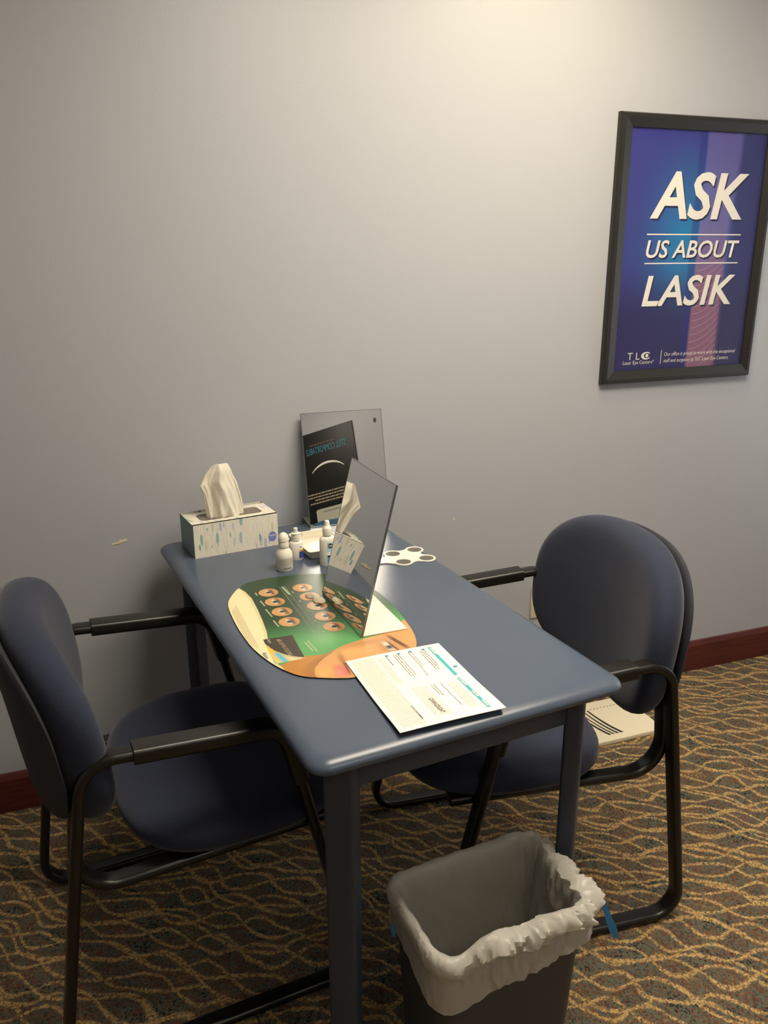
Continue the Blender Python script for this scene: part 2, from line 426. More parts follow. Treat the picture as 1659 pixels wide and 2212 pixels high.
def build_chair():
    root = empty('armchair')
    prof = rrect(0.019, 0.010, 0.0085, 4)
    for sg in (-1, 1):
        y = sg * CW / 2; z0 = 0.0105
        P = [(0, y, HA), (SE, y, HA + DA), (SF, y, z0), (SD, y, z0)]
        path = fillet(P, [0.060, 0.060, 0.055, 0.060], 8, True)
        sweep('side_frame', path, prof, BLACKM, root, True)
        d = (Vector(P[2]) - Vector(P[1])).normalized()
        e = (Vector(P[0]) - Vector(P[1])).normalized()
        pp = fillet([Vector(P[1]) + e * (SE - 0.085), Vector(P[1]), Vector(P[1]) + d * 0.125], [0, 0.060, 0], 8)
        sweep('arm_pad', pp, rrect(0.0235, 0.0150, 0.008, 4), PADM, root)
        yi = sg * (CW / 2 - 0.0385)
        L = fillet([(0.47, yi, 0.398), (-0.036, yi, 0.380), (-0.014, yi, 0.600)], [0, 0.075, 0], 9)
        sweep('seat_rail', L, prof, BLACKM, root)
        for s in (0.02, 0.40):
            V, F = loft([[(s + a, y + b, z) for a, b in rrect(0.022, 0.012, 0.008, 3)] for z in (0.0, 0.0025)])
            obj('floor_glide', V, F, PLAST, root)
    for s, z in ((0.20, 0.3875), (0.40, 0.3945)):
        box('cross_bar', s - 0.018, s + 0.018, -CW / 2 + 0.055, CW / 2 - 0.055, z - 0.008, z + 0.008, BLACKM, root, 0.003)
    # seat
    def seat_pt(l, v, off):   # l lateral, v forward
        z = 0.424 + off - 0.020 * max(0, (v - 0.40) / 0.13) ** 2 + 0.012 * (l / 0.27) ** 2 * (1 if off > 0 else 0.3)
        return (v, l, z + 0.012 * (v - 0.1))
    V, F = pad_surface(seat_pt, (0, 0.300), (0.284, 0.234), lambda a: 2.9, 0.034, 0.046, None, 2, p=7.0)
    o = obj('seat', V, F, FABRIC, root); fix_normals(o); autosmooth(o, 60)
    V, F = loft([[(0.30 + a, b, z) for a, b in rrect(0.20, 0.235, 0.09, 6)] for z in (0.4035, 0.4095)])
    # backrest
    def back_pt(l, v, off):
        s = -0.016 + 0.046 * (l / 0.27) ** 2 - 0.13 * (v - 0.55) - 0.10 * max(0, v - 0.70) ** 1.5 + off
        return (s, l, v)
    V, F = pad_surface(back_pt, (0, 0.676), (0.292, 0.196), lambda a: 2.5 if math.sin(a) > 0 else 3.0, 0.040, 0.044, None, 0, nr=20, p=14.0)
    o = obj('backrest', V, F, FABRIC, root); fix_normals(o); autosmooth(o, 60)
    def shell_pt(l, v, off):
        p = back_pt(l, v, 0); return (p[0] - 0.052 + off, p[1], p[2])
    V, F = pad_surface(shell_pt, (0, 0.674), (0.280, 0.184), lambda a: 2.5 if math.sin(a) > 0 else 3.0, 0.014, 0.020, None, 0, nr=10, p=6.0)
    o = obj('back_shell', V, F, SHELL, root); fix_normals(o); autosmooth(o, 60)
    return root
def copy_tree(o, parent=None):
    c = o.copy(); COL.objects.link(c); c.parent = parent
    for ch in o.children: copy_tree(ch, c)
    return c
chA = build_chair(); chA.location = (-0.288, -0.624, 0); chA.rotation_euler.z = 0.093
tag(chA, 'navy blue armchair with black sled frame at the left side of the table', 'chair', 'armchairs at the table')
chB = copy_tree(chA); chB.location = (0.927, -0.676, 0); chB.rotation_euler.z = 3.056
tag(chB, 'navy blue armchair with black sled frame right of the table below the poster', 'chair', 'armchairs at the table')

# ================================================================== POSTER
PX, PZ, PW, PH = 1.3381, 1.0904, 0.5771, 0.7795
poster = tag(empty('framed_poster', (PX, 0, PZ)), 'black framed blue poster about eye surgery hanging on the wall above the right chair', 'poster')
fwid, fdep = 0.045, 0.022
def rail(pts_out, pts_in):
    (a, b), (c, d) = pts_out, pts_in   # a,b outer ends, c,d inner ends (x,z)
    V = []
    for (o, i) in ((a, c), (b, d)):
        for t, y in ((0, -0.001), (0, -0.015), (0.10, -fdep), (0.35, -fdep), (1.0, -0.012), (1.0, -0.004)):
            V.append((o[0] + (i[0] - o[0]) * t, y, o[1] + (i[1] - o[1]) * t))
    F = [(k, (k + 1) % 6, 6 + (k + 1) % 6, 6 + k) for k in range(6)] + [tuple(range(6)), tuple(range(6, 12))]
    fix_normals(obj('frame_rail', V, F, FRAMEM, poster))
Oc = [(0, 0), (PW, 0), (PW, PH), (0, PH)]; Ic = [(fwid, fwid * 0.85), (PW - fwid * 0.7, fwid * 0.85), (PW - fwid * 0.7, PH - fwid * 0.85), (fwid, PH - fwid * 0.85)]
for k in range(4): rail((Oc[k], Oc[(k + 1) % 4]), (Ic[k], Ic[(k + 1) % 4]))
nx, nz = 120, 160
ix0, ix1, iz0, iz1 = fwid - 0.003, PW - fwid * 0.7 + 0.003, fwid * 0.85 - 0.003, PH - fwid * 0.85 + 0.003
gx = np.linspace(ix0, ix1, nx); gz = np.linspace(iz0, iz1, nz); GX, GZ = np.meshgrid(gx, gz)
V = np.stack([GX.ravel(), np.full(GX.size, -0.006), GZ.ravel()], 1)
F = [(j * nx + i, j * nx + i + 1, (j + 1) * nx + i + 1, (j + 1) * nx + i) for j in range(nz - 1) for i in range(nx - 1)]
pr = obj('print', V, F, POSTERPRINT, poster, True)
X = V[:, 0] + PX; Z = V[:, 2] + PZ
base = srgb(54, 58, 138)[None] * np.ones((len(X), 1))
k = np.exp(-(((X - 1.62) / 0.12) ** 2 + ((Z - 1.50) / 0.20) ** 2))[:, None]
base = base * (1 - k) + srgb(20, 128, 190) * k
k = (smooth(1.48, 1.28, Z) * 0.85)[:, None]; base = base * (1 - k) + srgb(36, 31, 86) * k  # lower part darkened: dark reflections in the glass put into the print colour
k = (smooth(1.75, 1.86, Z) * 0.6)[:, None]; base = base * (1 - k) + srgb(52, 46, 140) * k
k = (smooth(1.630, 1.634, X) * (1 - smooth(1.658, 1.661, X)) * 0.55)[:, None]; base = base * (1 - k) + srgb(22, 36, 130) * k
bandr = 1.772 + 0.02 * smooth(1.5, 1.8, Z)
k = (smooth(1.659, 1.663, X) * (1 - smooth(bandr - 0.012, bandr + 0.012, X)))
k2 = (smooth(1.775, 1.80, X) * 0.6)[:, None]; base = base * (1 - k2) + srgb(34, 36, 92) * k2  # right side darkened too, glass reflection painted into the print
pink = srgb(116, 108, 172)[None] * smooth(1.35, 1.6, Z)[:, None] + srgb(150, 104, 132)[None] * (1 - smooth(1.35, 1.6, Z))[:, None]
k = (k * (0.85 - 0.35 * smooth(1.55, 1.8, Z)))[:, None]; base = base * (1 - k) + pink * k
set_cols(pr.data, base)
px = lambda x: x - PX
pz = lambda z: z - PZ
PO = (0, -0.0066, 0); PE = (1, 0, 0); PU = (0, 0, 1)
PO2 = (0.0045, -0.0063, -0.0055)
for s, x0, x1, z0, z1, bold in (('ASK', 1.4727, 1.830, 1.5805, 1.7175, 0.022), ('US ABOUT', 1.470, 1.822, 1.4680, 1.5205, 0.014), ('LASIK', 1.470, 1.822, 1.3232, 1.4168, 0.018)):
    text_mesh('lettering', s, LETTER, poster, px(x0), px(x1), pz(z0), pz(z1), PO, PE, PU, 0.18, bold)
    text_mesh('lettering_drop', s, LSHADOW, poster, px(x0), px(x1), pz(z0), pz(z1), PO2, PE, PU, 0.18, bold)
for z in (1.5370, 1.4522):
    quad_decal('rule_line', [(px(1.468), -0.0066, pz(z - 0.0018)), (px(1.8245), -0.0066, pz(z - 0.0018)), (px(1.8245), -0.0066, pz(z + 0.0018)), (px(1.468), -0.0066, pz(z + 0.0018))], LETTER, poster)
quad_decal('rule_line', [(px(1.5602), -0.0066, pz(1.1435)), (px(1.5622), -0.0066, pz(1.1435)), (px(1.5632), -0.0066, pz(1.1872)), (px(1.5612), -0.0066, pz(1.1872))], LETTER, poster)
text_mesh('lettering', 'T L', LETTER, poster, px(1.4340), px(1.4800), pz(1.1608), pz(1.1830), PO, PE, PU, 0.0, 0.0)
text_mesh('lettering', 'Laser Eye Centers*', LETTER, poster, px(1.4191), px(1.5363), pz(1.1430), pz(1.1585), PO, PE, PU)
text_mesh('lettering', 'Our office is proud to work with the exceptional', LETTER, poster, px(1.5742), px(1.857), pz(1.1645), pz(1.1795), PO, PE, PU, 0.15)
text_mesh('lettering', 'staff and surgeons at TLC Laser Eye Centers.', LETTER, poster, px(1.573), px(1.833), pz(1.1440), pz(1.1592), PO, PE, PU, 0.15)
# eye-shaped C of the logo
cxx, czz, ro, ri = px(1.5045), pz(1.1719), 0.0150, 0.0095
V = []; F = []
N = 28
for i in range(N + 1):
    a = math.radians(40) + math.radians(285) * i / N
    V += [(cxx + ro * 1.25 * math.cos(a), -0.0066, czz + ro * 0.80 * math.sin(a)), (cxx + 0.003 + ri * 1.25 * math.cos(a), -0.0066, czz + ri * 0.86 * math.sin(a))]
    if i: F.append((2 * i - 2, 2 * i - 1, 2 * i + 1, 2 * i))
obj('logo_eye', V, F, LETTER, poster)
quad_decal('logo_pupil', [(cxx + 0.003 + 0.0056 * math.cos(2 * PI * i / 20), -0.0066, czz + 0.0056 * math.sin(2 * PI * i / 20)) for i in range(20)], LETTER, poster)
# faint curved lines printed on the pink band
PINKL = mat('pale_line_ink', lin(214, 178, 206), 0.5)
qs = []
rng = random.Random(3)
for i in range(15):
    zc = 1.135 + i * 0.022
    pts = []
    for j in range(13):
        t = j / 12; x = 1.667 + t * 0.105; z = zc + 0.055 * t ** 1.8 - 0.015
        if 1.130 < z < 1.47: pts.append((x, z))
    for (a, b), (c, d) in zip(pts, pts[1:]): qs.append([(px(a), pz(b)), (px(c), pz(d)), (px(c), pz(d) + 0.0010), (px(a), pz(b) + 0.0010)])
flats('printed_lines', qs, PINKL, poster, (0, -0.0064, 0), PE, PU)['kind'] = 'stuff'
box('glass_pane', ix0, ix1, -0.0110, -0.0095, iz0, iz1, GLASS, poster)

# ================================================================== MIRRORS
def mirror(name, bx, by, hd, wd, h, lean, z, label, foot=0.10, hole=False):
    o = tag(empty(name, (bx, by, z), hd), label, 'mirror', 'tabletop mirrors')
    cl, sl = math.cos(lean), math.sin(lean)     # local: x along the width, -y is the face, leaning to +y
    th = 0.003
    def slab(nm, d0, d1, m):   # slab of the leaning panel between depths behind the face
        V = []
        for d in (d0, d1):
            for x, t in ((0, 0), (wd, 0), (wd, h), (0, h)): V.append((x, t * sl + d * cl, t * cl - d * sl + 0.003))
        return fix_normals(obj(nm, V, [(0, 1, 2, 3), (4, 5, 6, 7), (0, 1, 5, 4), (1, 2, 6, 5), (2, 3, 7, 6), (3, 0, 4, 7)], m, o))
    slab('mirror_glass', 0.0, 0.0022, MIRROR)
    slab('backing', 0.0023, 0.0040, MBACK)
    e = 0.0012
    for (xa, xb, ta, tb) in ((-e, 0, 0, h + e), (wd, wd + e, 0, h + e), (0, wd, h, h + e)):
        V = []
        for d in (-0.0003, 0.0042):
            for x, t in ((xa, ta), (xb, ta), (xb, tb), (xa, tb)): V.append((x, t * sl + d * cl, t * cl - d * sl + 0.003))
        fix_normals(obj('edge', V, [(0, 1, 2, 3), (4, 5, 6, 7), (0, 1, 5, 4), (1, 2, 6, 5), (2, 3, 7, 6), (3, 0, 4, 7)], MEDGE, o))
    box('foot', 0, wd, 0.0, foot, 0.0003, 0.0030, MBACK, o, 0.0008)
    if hole:
        V = []
        for i in range(20):
            a = 2 * PI * i / 20; x = wd - 0.020 + 0.0045 * math.cos(a); t = h - 0.030 + 0.0070 * math.sin(a)
            V.append((x, t * sl - 0.0004 * cl, t * cl + 0.0004 * sl + 0.003))
        obj('black_sticker', V, [tuple(range(20))], INK, o)
    return o
mirror('table_mirror', 0.3663, -0.0976, -0.0296, 0.2308, 0.3115, 0.2484, TH, 'leaning frameless mirror standing against the wall at the far end of the table', 0.095, True)
MATZ = TH + 0.0025
mirror('table_mirror', 0.2645, -0.5625, -1.5327, 0.2404, 0.309, 0.2434, MATZ, 'leaning frameless mirror standing on the green printed mat', 0.10)

# ================================================================== PRINTED MAT
mo = [(0.047, .604), (.056, .646), (.072, .678), (.096, .712), (.126, .7375), (.162, .7445), (.202, .743), (.255, .733), (.303, .712), (.345, .668), (.367, .610), (.374, .540), (.370, .465), (.360, .397), (.348, .338), (.331, .2925), (.311, .266), (.280, .246), (.228, .229), (.171, .222), (.142, .231), (.118, .244), (.0955, .2585), (.077, .2775), (.060, .312), (.047, .358), (.0385, .415), (.0375, .475), (.040, .535)]
def catmull(P, n):
    out = []; N = len(P)
    for i in range(N):
        p0, p1, p2, p3 = [np.array(P[(i + d) % N]) for d in (-1, 0, 1, 2)]
        for k in range(n):
            t = k / n
            out.append(0.5 * ((2 * p1) + (-p0 + p2) * t + (2 * p0 - 5 * p1 + 4 * p2 - p3) * t * t + (-p0 + 3 * p1 - 3 * p2 + p3) * t ** 3))
    return np.array(out)
outl = catmull(mo, 26); no = len(outl)
matc = np.array([0.205, 0.480])
pmat = tag(empty('counter_mat', (TX, TY, TH), TR), 'rounded green counter mat printed with eye pictures and a woman\'s face', 'counter mat')
MATEDGE = mat('mat_rubber', lin(40, 38, 36), 0.7)
V = [(x, y, z) for z in (0.0002, 0.0024) for x, y in outl]
F = [tuple(range(no))[::-1], tuple(range(no, 2 * no))] + [(i, (i + 1) % no, no + (i + 1) % no, no + i) for i in range(no)]
obj('rubber_base', V, F, MATEDGE, pmat)
NRG = 150
rr_ = np.sqrt(np.linspace(0.0004, 1, NRG)) * 0.9985
PT = matc + (outl - matc)[None] * rr_[:, None, None]
PT = PT.reshape(-1, 2)
V = np.concatenate([PT, np.full((len(PT), 1), 0.0026)], 1)
F = [(i * no + j, i * no + (j + 1) % no, (i + 1) * no + (j + 1) % no, (i + 1) * no + j) for i in range(NRG - 1) for j in range(no)] + [tuple(range(no))]
prn = obj('printed_sheet', V, F, MATPRINT, pmat, True)
mx, my = PT[:, 0], PT[:, 1]
lp = lambda P, v, axis: np.interp(v, [p[axis] for p in P], [p[1 - axis] for p in P])
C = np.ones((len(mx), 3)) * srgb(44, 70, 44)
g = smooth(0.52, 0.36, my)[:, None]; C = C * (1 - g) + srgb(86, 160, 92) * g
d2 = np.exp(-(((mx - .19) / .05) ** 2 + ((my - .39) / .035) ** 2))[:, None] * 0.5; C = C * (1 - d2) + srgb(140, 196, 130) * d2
# cream border on the left
bx = lp([(0.0645, .2974), (0.0636, .3206), (0.0598, .3283), (0.070, .40), (0.0777, .4405), (0.0859, .4736), (0.0946, .5261), (0.1025, .5823), (0.1093, .6469), (0.1074, .6878), (0.100, .72)], my, 1)
k = (1 - smooth(bx - 0.0008, bx + 0.0008, mx))[:, None]; C = C * (1 - k) + srgb(240, 224, 178) * k
k = (smooth(bx - 0.007, bx - 0.006, mx) * (1 - smooth(bx - 0.0008, bx + 0.0008, mx)) * 0.35)[:, None]; C = C * (1 - k) + srgb(176, 168, 110) * k
# skin
gy = lp([(0.05, .318), (0.064, .325), (0.119, .340), (0.1345, .3324), (0.1574, .330), (0.1968, .347), (0.2461, .3567), (0.2955, .3597), (0.3376, .3877), (0.361, .4015), (0.40, .41)], mx, 0)
skin = np.ones((len(mx), 3)) * srgb(208, 154, 98)
chx = np.interp(my, [.20, .24, .2629, .2849, .3037, .3166, .330, .36], [.112, .1075, .1072, .1159, .1326, .1487, .170, .20])
nk = (1 - smooth(chx - .0015, chx + .0015, mx))[:, None]
neck = srgb(186, 128, 62) * np.ones((len(mx), 3)); sh = np.clip(1 - (chx - mx) / .030, 0, 1)[:, None] * .55; neck = neck * (1 - sh) + srgb(112, 68, 36) * sh
skin = skin * (1 - nk) + neck * nk
def blob(cx, cy, rx, ry, col, a, rot=0.0, pw=2):
    global skin
    c, s = math.cos(rot), math.sin(rot); u = (mx - cx) * c + (my - cy) * s; v = -(mx - cx) * s + (my - cy) * c
    e = np.exp(-((np.abs(u) / rx) ** pw + (np.abs(v) / ry) ** pw))[:, None] * a; skin = skin * (1 - e) + srgb(*col) * e
blob(.122, .262, .008, .022, (236, 180, 112), .7, -.1)
blob(.138, .270, .022, .018, (226, 168, 100), .8)
blob(.20, .315, .035, .025, (230, 176, 114), .8)
blob(.24, .34, .05, .012, (170, 112, 66), .5)
blob(.175, .300, .006, .022, (120, 66, 48), .55, -.2)
blob(.33, .33, .02, .05, (220, 160, 100), .5)
blob(.157, .2560, .014, .022, (206, 120, 108), 1.0, -.15, 4)
blob(.150, .2510, .006, .012, (226, 150, 130), .8, -.1)
blob(.1690, .2620, .0022, .026, (120, 54, 50), .9, -.15, 4)
blob(.2755, .304, .016, .026, (140, 96, 74), .65)
blob(.2760, .306, .0070, .020, (226, 208, 188), .95, 0, 4)
blob(.2765, .302, .0072, .0085, (96, 96, 84), 1.0, 0, 4)
blob(.2765, .302, .0030, .0035, (24, 24, 22), 1.0, 0, 4)
blob(.2845, .304, .0020, .024, (60, 40, 32), .9, 0.1, 4)
blob(.3010, .315, .0052, .035, (74, 48, 34), .9, 0.18, 4)
k = ((1 - smooth(gy - 0.0025, gy + 0.0015, my)) * smooth(bx - 0.0008, bx + 0.0008, mx))[:, None]
C = C * (1 - k) + skin * k
# printed lens carton picture
cq = np.array([(.068, .4403), (.1266, .4347), (.1141, .331), (.0557, .3333)])
def inquad(q):
    m_ = np.ones(len(mx), bool)
    for i in range(4):
        a, b = q[i], q[(i + 1) % 4]; m_ &= ((b[0] - a[0]) * (my - a[1]) - (b[1] - a[1]) * (mx - a[0])) <= 0
    return m_
inq = inquad(cq)
cur = lp([(0.0557, .445), (0.0656, .4204), (0.0727, .3852), (0.0866, .3598), (0.1031, .3425), (0.1151, .3335), (0.13, .32)], mx, 0)
dark = inq & (my > cur)
C[dark] = srgb(66, 58, 50)
rest = inq & (my <= cur)
tt = (mx - my * 0.35)
ph = np.stack([np.interp(np.sin(260 * tt + 3 * my * 40), [-1, 1], [a, b]) for a, b in ((0.10, 0.75), (0.45, 0.55), (0.65, 0.12))], 1)
k = smooth(0.078, 0.112, mx)[:, None]
C[rest] = (ph * (1 - k) + srgb(226, 222, 190) * k)[rest]
yk = rest & (mx < 0.078) & (my > 0.375); C[yk] = srgb(226, 186, 60)
rim = inq & (np.abs(my - cur + 0.004) < 0.003); C[rim] = srgb(190, 170, 120)
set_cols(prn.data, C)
# eye vignettes (circular prints)
def eye_decal(cx, cy, iris, parent):
    n, mrg = 40, 22
    P = [(0, 0)]; 
    for r in range(1, mrg + 1):
        for j in range(n): a = 2 * PI * j / n; P.append((0.0218 * r / mrg * math.cos(a), 0.0232 * r / mrg * math.sin(a)))
    F = [(0, 1 + j, 1 + (j + 1) % n) for j in range(n)] + [(1 + (r - 1) * n + j, 1 + r * n + j, 1 + r * n + (j + 1) % n, 1 + (r - 1) * n + (j + 1) % n) for r in range(1, mrg) for j in range(n)]
    P = np.array(P); x, y = P[:, 0], P[:, 1]
    c = np.ones((len(x), 3)) * srgb(204, 152, 98)
    e = np.exp(-((x + .006) ** 2 / .008 ** 2 + y ** 2 / .016 ** 2))[:, None] * .35; c = c * (1 - e) + srgb(228, 186, 130) * e
    e = np.exp(-((np.abs(x - .0085) / .0035) ** 2 + (np.abs(y) / .018) ** 4))[:, None] * .8; c = c * (1 - e) + srgb(110, 70, 46) * e
    alm = 1 - smooth(0.8, 1.0, (np.abs(x - 0.0005) / (0.0070 * np.maximum(1 - (y / .0165) ** 2, .001)))); alm = alm * (np.abs(y) < .0165)
    c = c * (1 - alm[:, None]) + srgb(222, 208, 186) * alm[:, None]
    ir = alm * (1 - smooth(.0060, .0070, np.hypot(x - .001, y))); c = c * (1 - ir[:, None]) + srgb(*iris) * ir[:, None]
    pu = alm * (1 - smooth(.0022, .0030, np.hypot(x - .001, y))); c = c * (1 - pu[:, None]) + srgb(20, 18, 16) * pu[:, None]
    ls = np.exp(-((x - 0.0005 - 0.0070 * (1 - (y / .0165) ** 2)) / .0016) ** 2) * (np.abs(y) < .0165); c = c * (1 - ls[:, None] * .85) + srgb(52, 32, 24) * ls[:, None] * .85
    o = obj('printed_eye', np.concatenate([P + [cx, cy], np.full((len(P), 1), 0.0030)], 1), F, MATPRINT, parent, True)
    set_cols(o.data, c)
irises = [(110, 80, 50), (70, 84, 104), (84, 104, 74), (88, 88, 92), (150, 120, 70), (140, 120, 90), (90, 110, 90), (60, 66, 84), (80, 54, 40)]
for (cx, cy), ir in zip([(.1525, .661), (.149, .6055), (.1455, .5495), (.142, .4950), (.2305, .6535), (.227, .5995), (.2235, .5450), (.2185, .4880), (.2160, .4330)], irises): eye_decal(cx, cy, ir, pmat)
for i, cy in enumerate((.64, .585, .53, .475)): eye_decal(.302, cy, irises[(i * 2 + 1) % 9], pmat)
# mat lettering: reads with +x up and -y to the right
ME = (0, -1, 0); MU = (1, 0, 0); MO = (0, 0, 0.0031)
PALE = mat('pale_green_ink', lin(190, 200, 160), 0.5)
rng = random.Random(5)
qs = []
for (xx, ya, yb) in ((.1235, .672, .656), (.120, .624, .592), (.1165, .576, .533), (.113, .515, .482), (.200, .645, .632), (.197, .590, .580), (.194, .533, .520), (.189, .478, .468), (.186, .424, .416)):
    qs += strokes(-ya, -yb, xx, 0.0035, rng, 0.2, (0.003, 0.006))
flats('printed_captions', qs, PALE, pmat, MO, ME, MU)['kind'] = 'stuff'
flats('printed_rules', [[(-.682, .185), (-.419, .168), (-.419, .1687), (-.682, .1857)], [(-.680, .197), (-.424, .1788), (-.424, .1795), (-.680, .1977)]], PALE, pmat, MO, ME, MU)
flats('printed_heading', strokes(-.678, -.628, .1885, .0050, rng, .15, (.005, .010)) + strokes(-.395, -.345, .143, .003, rng) + strokes(-.392, -.350, .136, .003, rng), PALE, pmat, MO, ME, MU)['kind'] = 'stuff'
qs = []
for i in range(5):
    b = .0655 - i * .0034
    qs += [[(x, y + (x + .62) * -.080) for x, y in q] for q in strokes(-.622 + .006 * i, -.405 - .006 * i, b, .0011, rng, .3, (.002, .006))]
f_ = flats('printed_small_print', qs, mat('faint_ink', lin(190, 178, 140), .6), pmat, MO, ME, MU); f_['kind'] = 'stuff'
text_mesh('lettering', 'Alcon', mat('blue_ink', lin(70, 110, 150), .5), pmat, -.386, -.360, .0470, .0555, MO, ME, MU, 0, .01)
text_mesh('lettering', 'AIR OPTIX COLORS', mat('gold_ink', lin(196, 180, 140), .5), pmat, -.428, -.353, .0905, .0985, MO, ME, (1, 0.0, 0))
text_mesh('lettering', 'Alcon', MATS['gold_ink'], pmat, -.436, -.418, .0735, .0800, MO, ME, MU, 0, .01)

# ================================================================== PAPER FORM
PTL, PTR, PBL = np.array((.3669, .2705)), np.array((.3466, .0075)), np.array((.1747, .2805))
sheet = tag(empty('paper_form', (TX, TY, TH), TR), 'white printed form with teal header bars lying at the near edge of the table', 'paper')
def puv(u, v, z=0.0): p = PTL + (PTR - PTL) * u + (PBL - PTL) * v; return (p[0], p[1], z)
def pz_(u, v):   # resting across the mat edge, near edge lifted a little
    return 0.0036 + 0.0035 * smooth(0.55, 1.0, np.array(u)) + 0.0012 * math.sin(3 * v)
NU, NV = 24, 18
for li, dz in enumerate((0.0, 0.0006, 0.0012)):
    V = [puv(i / NU + (0.004 if li < 2 else 0) * (li - 1), j / NV, float(pz_(i / NU, j / NV)) + dz) for i in range(NU + 1) for j in range(NV + 1)]
    V2 = [(a, b, c - 0.0004) for a, b, c in V]
    n = len(V); F = []
    for i in range(NU):
        for j in range(NV): q = i * (NV + 1) + j; F += [(q, q + 1, q + NV + 2, q + NV + 1), (n + q, n + q + NV + 1, n + q + NV + 2, n + q + 1)]
    rimv = [i * (NV + 1) for i in range(NU + 1)] + [NU * (NV + 1) + j for j in range(1, NV + 1)] + [i * (NV + 1) + NV for i in range(NU - 1, -1, -1)] + [j for j in range(NV - 1, 0, -1)]
    for a, b in zip(rimv, rimv[1:] + rimv[:1]): F.append((a, b, n + b, n + a))
    o = obj('sheet', V + V2, F, PAPER, sheet); fix_normals(o); autosmooth(o, 30)
def on_sheet(o):
    for v in o.data.vertices:
        u, w_ = v.co.x, v.co.y; v.co = Vector(puv(u, w_, float(pz_(u, w_)) + 0.0012 + 0.0004))
    return o
def rows(name, m, spec, seed, stuff=True):
    rng = random.Random(seed); qs = []
    for (u0, u1, v, h, wl) in spec:
        x = u0
        while x < u1:
            L = min(rng.uniform(*wl), u1 - x); qs.append([(x, v), (x + L, v), (x + L, v + h), (x, v + h)]); x += L + rng.uniform(.003, .008)
    o = on_sheet(flats(name, qs, m, sheet, (0, 0, 0), (1, 0, 0), (0, 1, 0)))
    if stuff: o['kind'] = 'stuff'
def bar(u0, u1, v0, v1):
    qs = [[(u0 + (u1 - u0) * i / 10, v0), (u0 + (u1 - u0) * (i + 1) / 10, v0), (u0 + (u1 - u0) * (i + 1) / 10, v1), (u0 + (u1 - u0) * i / 10, v1)] for i in range(10)]
    on_sheet(flats('header_bar', qs, TEAL, sheet, (0, 0, 0), (1, 0, 0), (0, 1, 0)))
bar(.036, .485, .113, .148); bar(.525, .955, .117, .150)
W1, W2 = (.012, .04), (.006, .018)
rows('printed_header_marks', LETTER, [(.05, .16, .121, .018, W2), (.54, .64, .126, .016, W2), (.72, .81, .126, .016, W2), (.86, .94, .126, .016, W2)], 1)
for o_ in [o for o in sheet.children if o.name.startswith('printed_header')]:
    for v in o_.data.vertices: v.co.z += 0.0004
rows('printed_text', MIDGREY, [(.075, .32, .20, .008, W1), (.075, .37, .225, .008, W1), (.075, .36, .25, .008, W1), (.06, .28, .34, .007, W1), (.06, .33, .365, .007, W1), (.34, .42, .375, .007, W1), (.055, .38, .475, .007, W1), (.055, .40, .50, .007, W1), (.055, .38, .525, .007, W1), (.05, .20, .60, .010, W1),
     (.54, .86, .33, .007, W1), (.54, .70, .40, .007, W1), (.54, .68, .425, .007, W1)], 2)
rows('printed_fine_text', TAN, [(.06, .45, .655 + .02 * i, .005, W1) for i in range(3)] + [(.03, .97, .74 + .020 * i, .006, W2) for i in range(11)] + [(.56, .92, .19 + .022 * i, .005, W1) for i in range(5)] + [(.54, .93, .48 + .022 * i, .005, W1) for i in range(7)], 3)
rows('printed_icons', mat('dark_teal_ink', lin(70, 140, 150), .6), [(.045, .065, .19, .035, (.02, .03)), (.042, .062, .33, .035, (.02, .03)), (.040, .060, .45, .035, (.02, .03)), (.038, .058, .58, .03, (.02, .03)), (.36, .385, .045, .04, (.03, .04))], 4)
t_ = text_mesh('lettering', 'GIVINGSIGHT', INK, sheet, .700, .900, -.560, -.515, (0, 0, 0), (1, 0, 0), (0, 1, 0), 0, .01)
for v in t_.data.vertices: v.co.y = -v.co.y
on_sheet(t_)
rows('printed_footer', INK, [(.74, .92, .735, .016, (.006, .010))], 6)

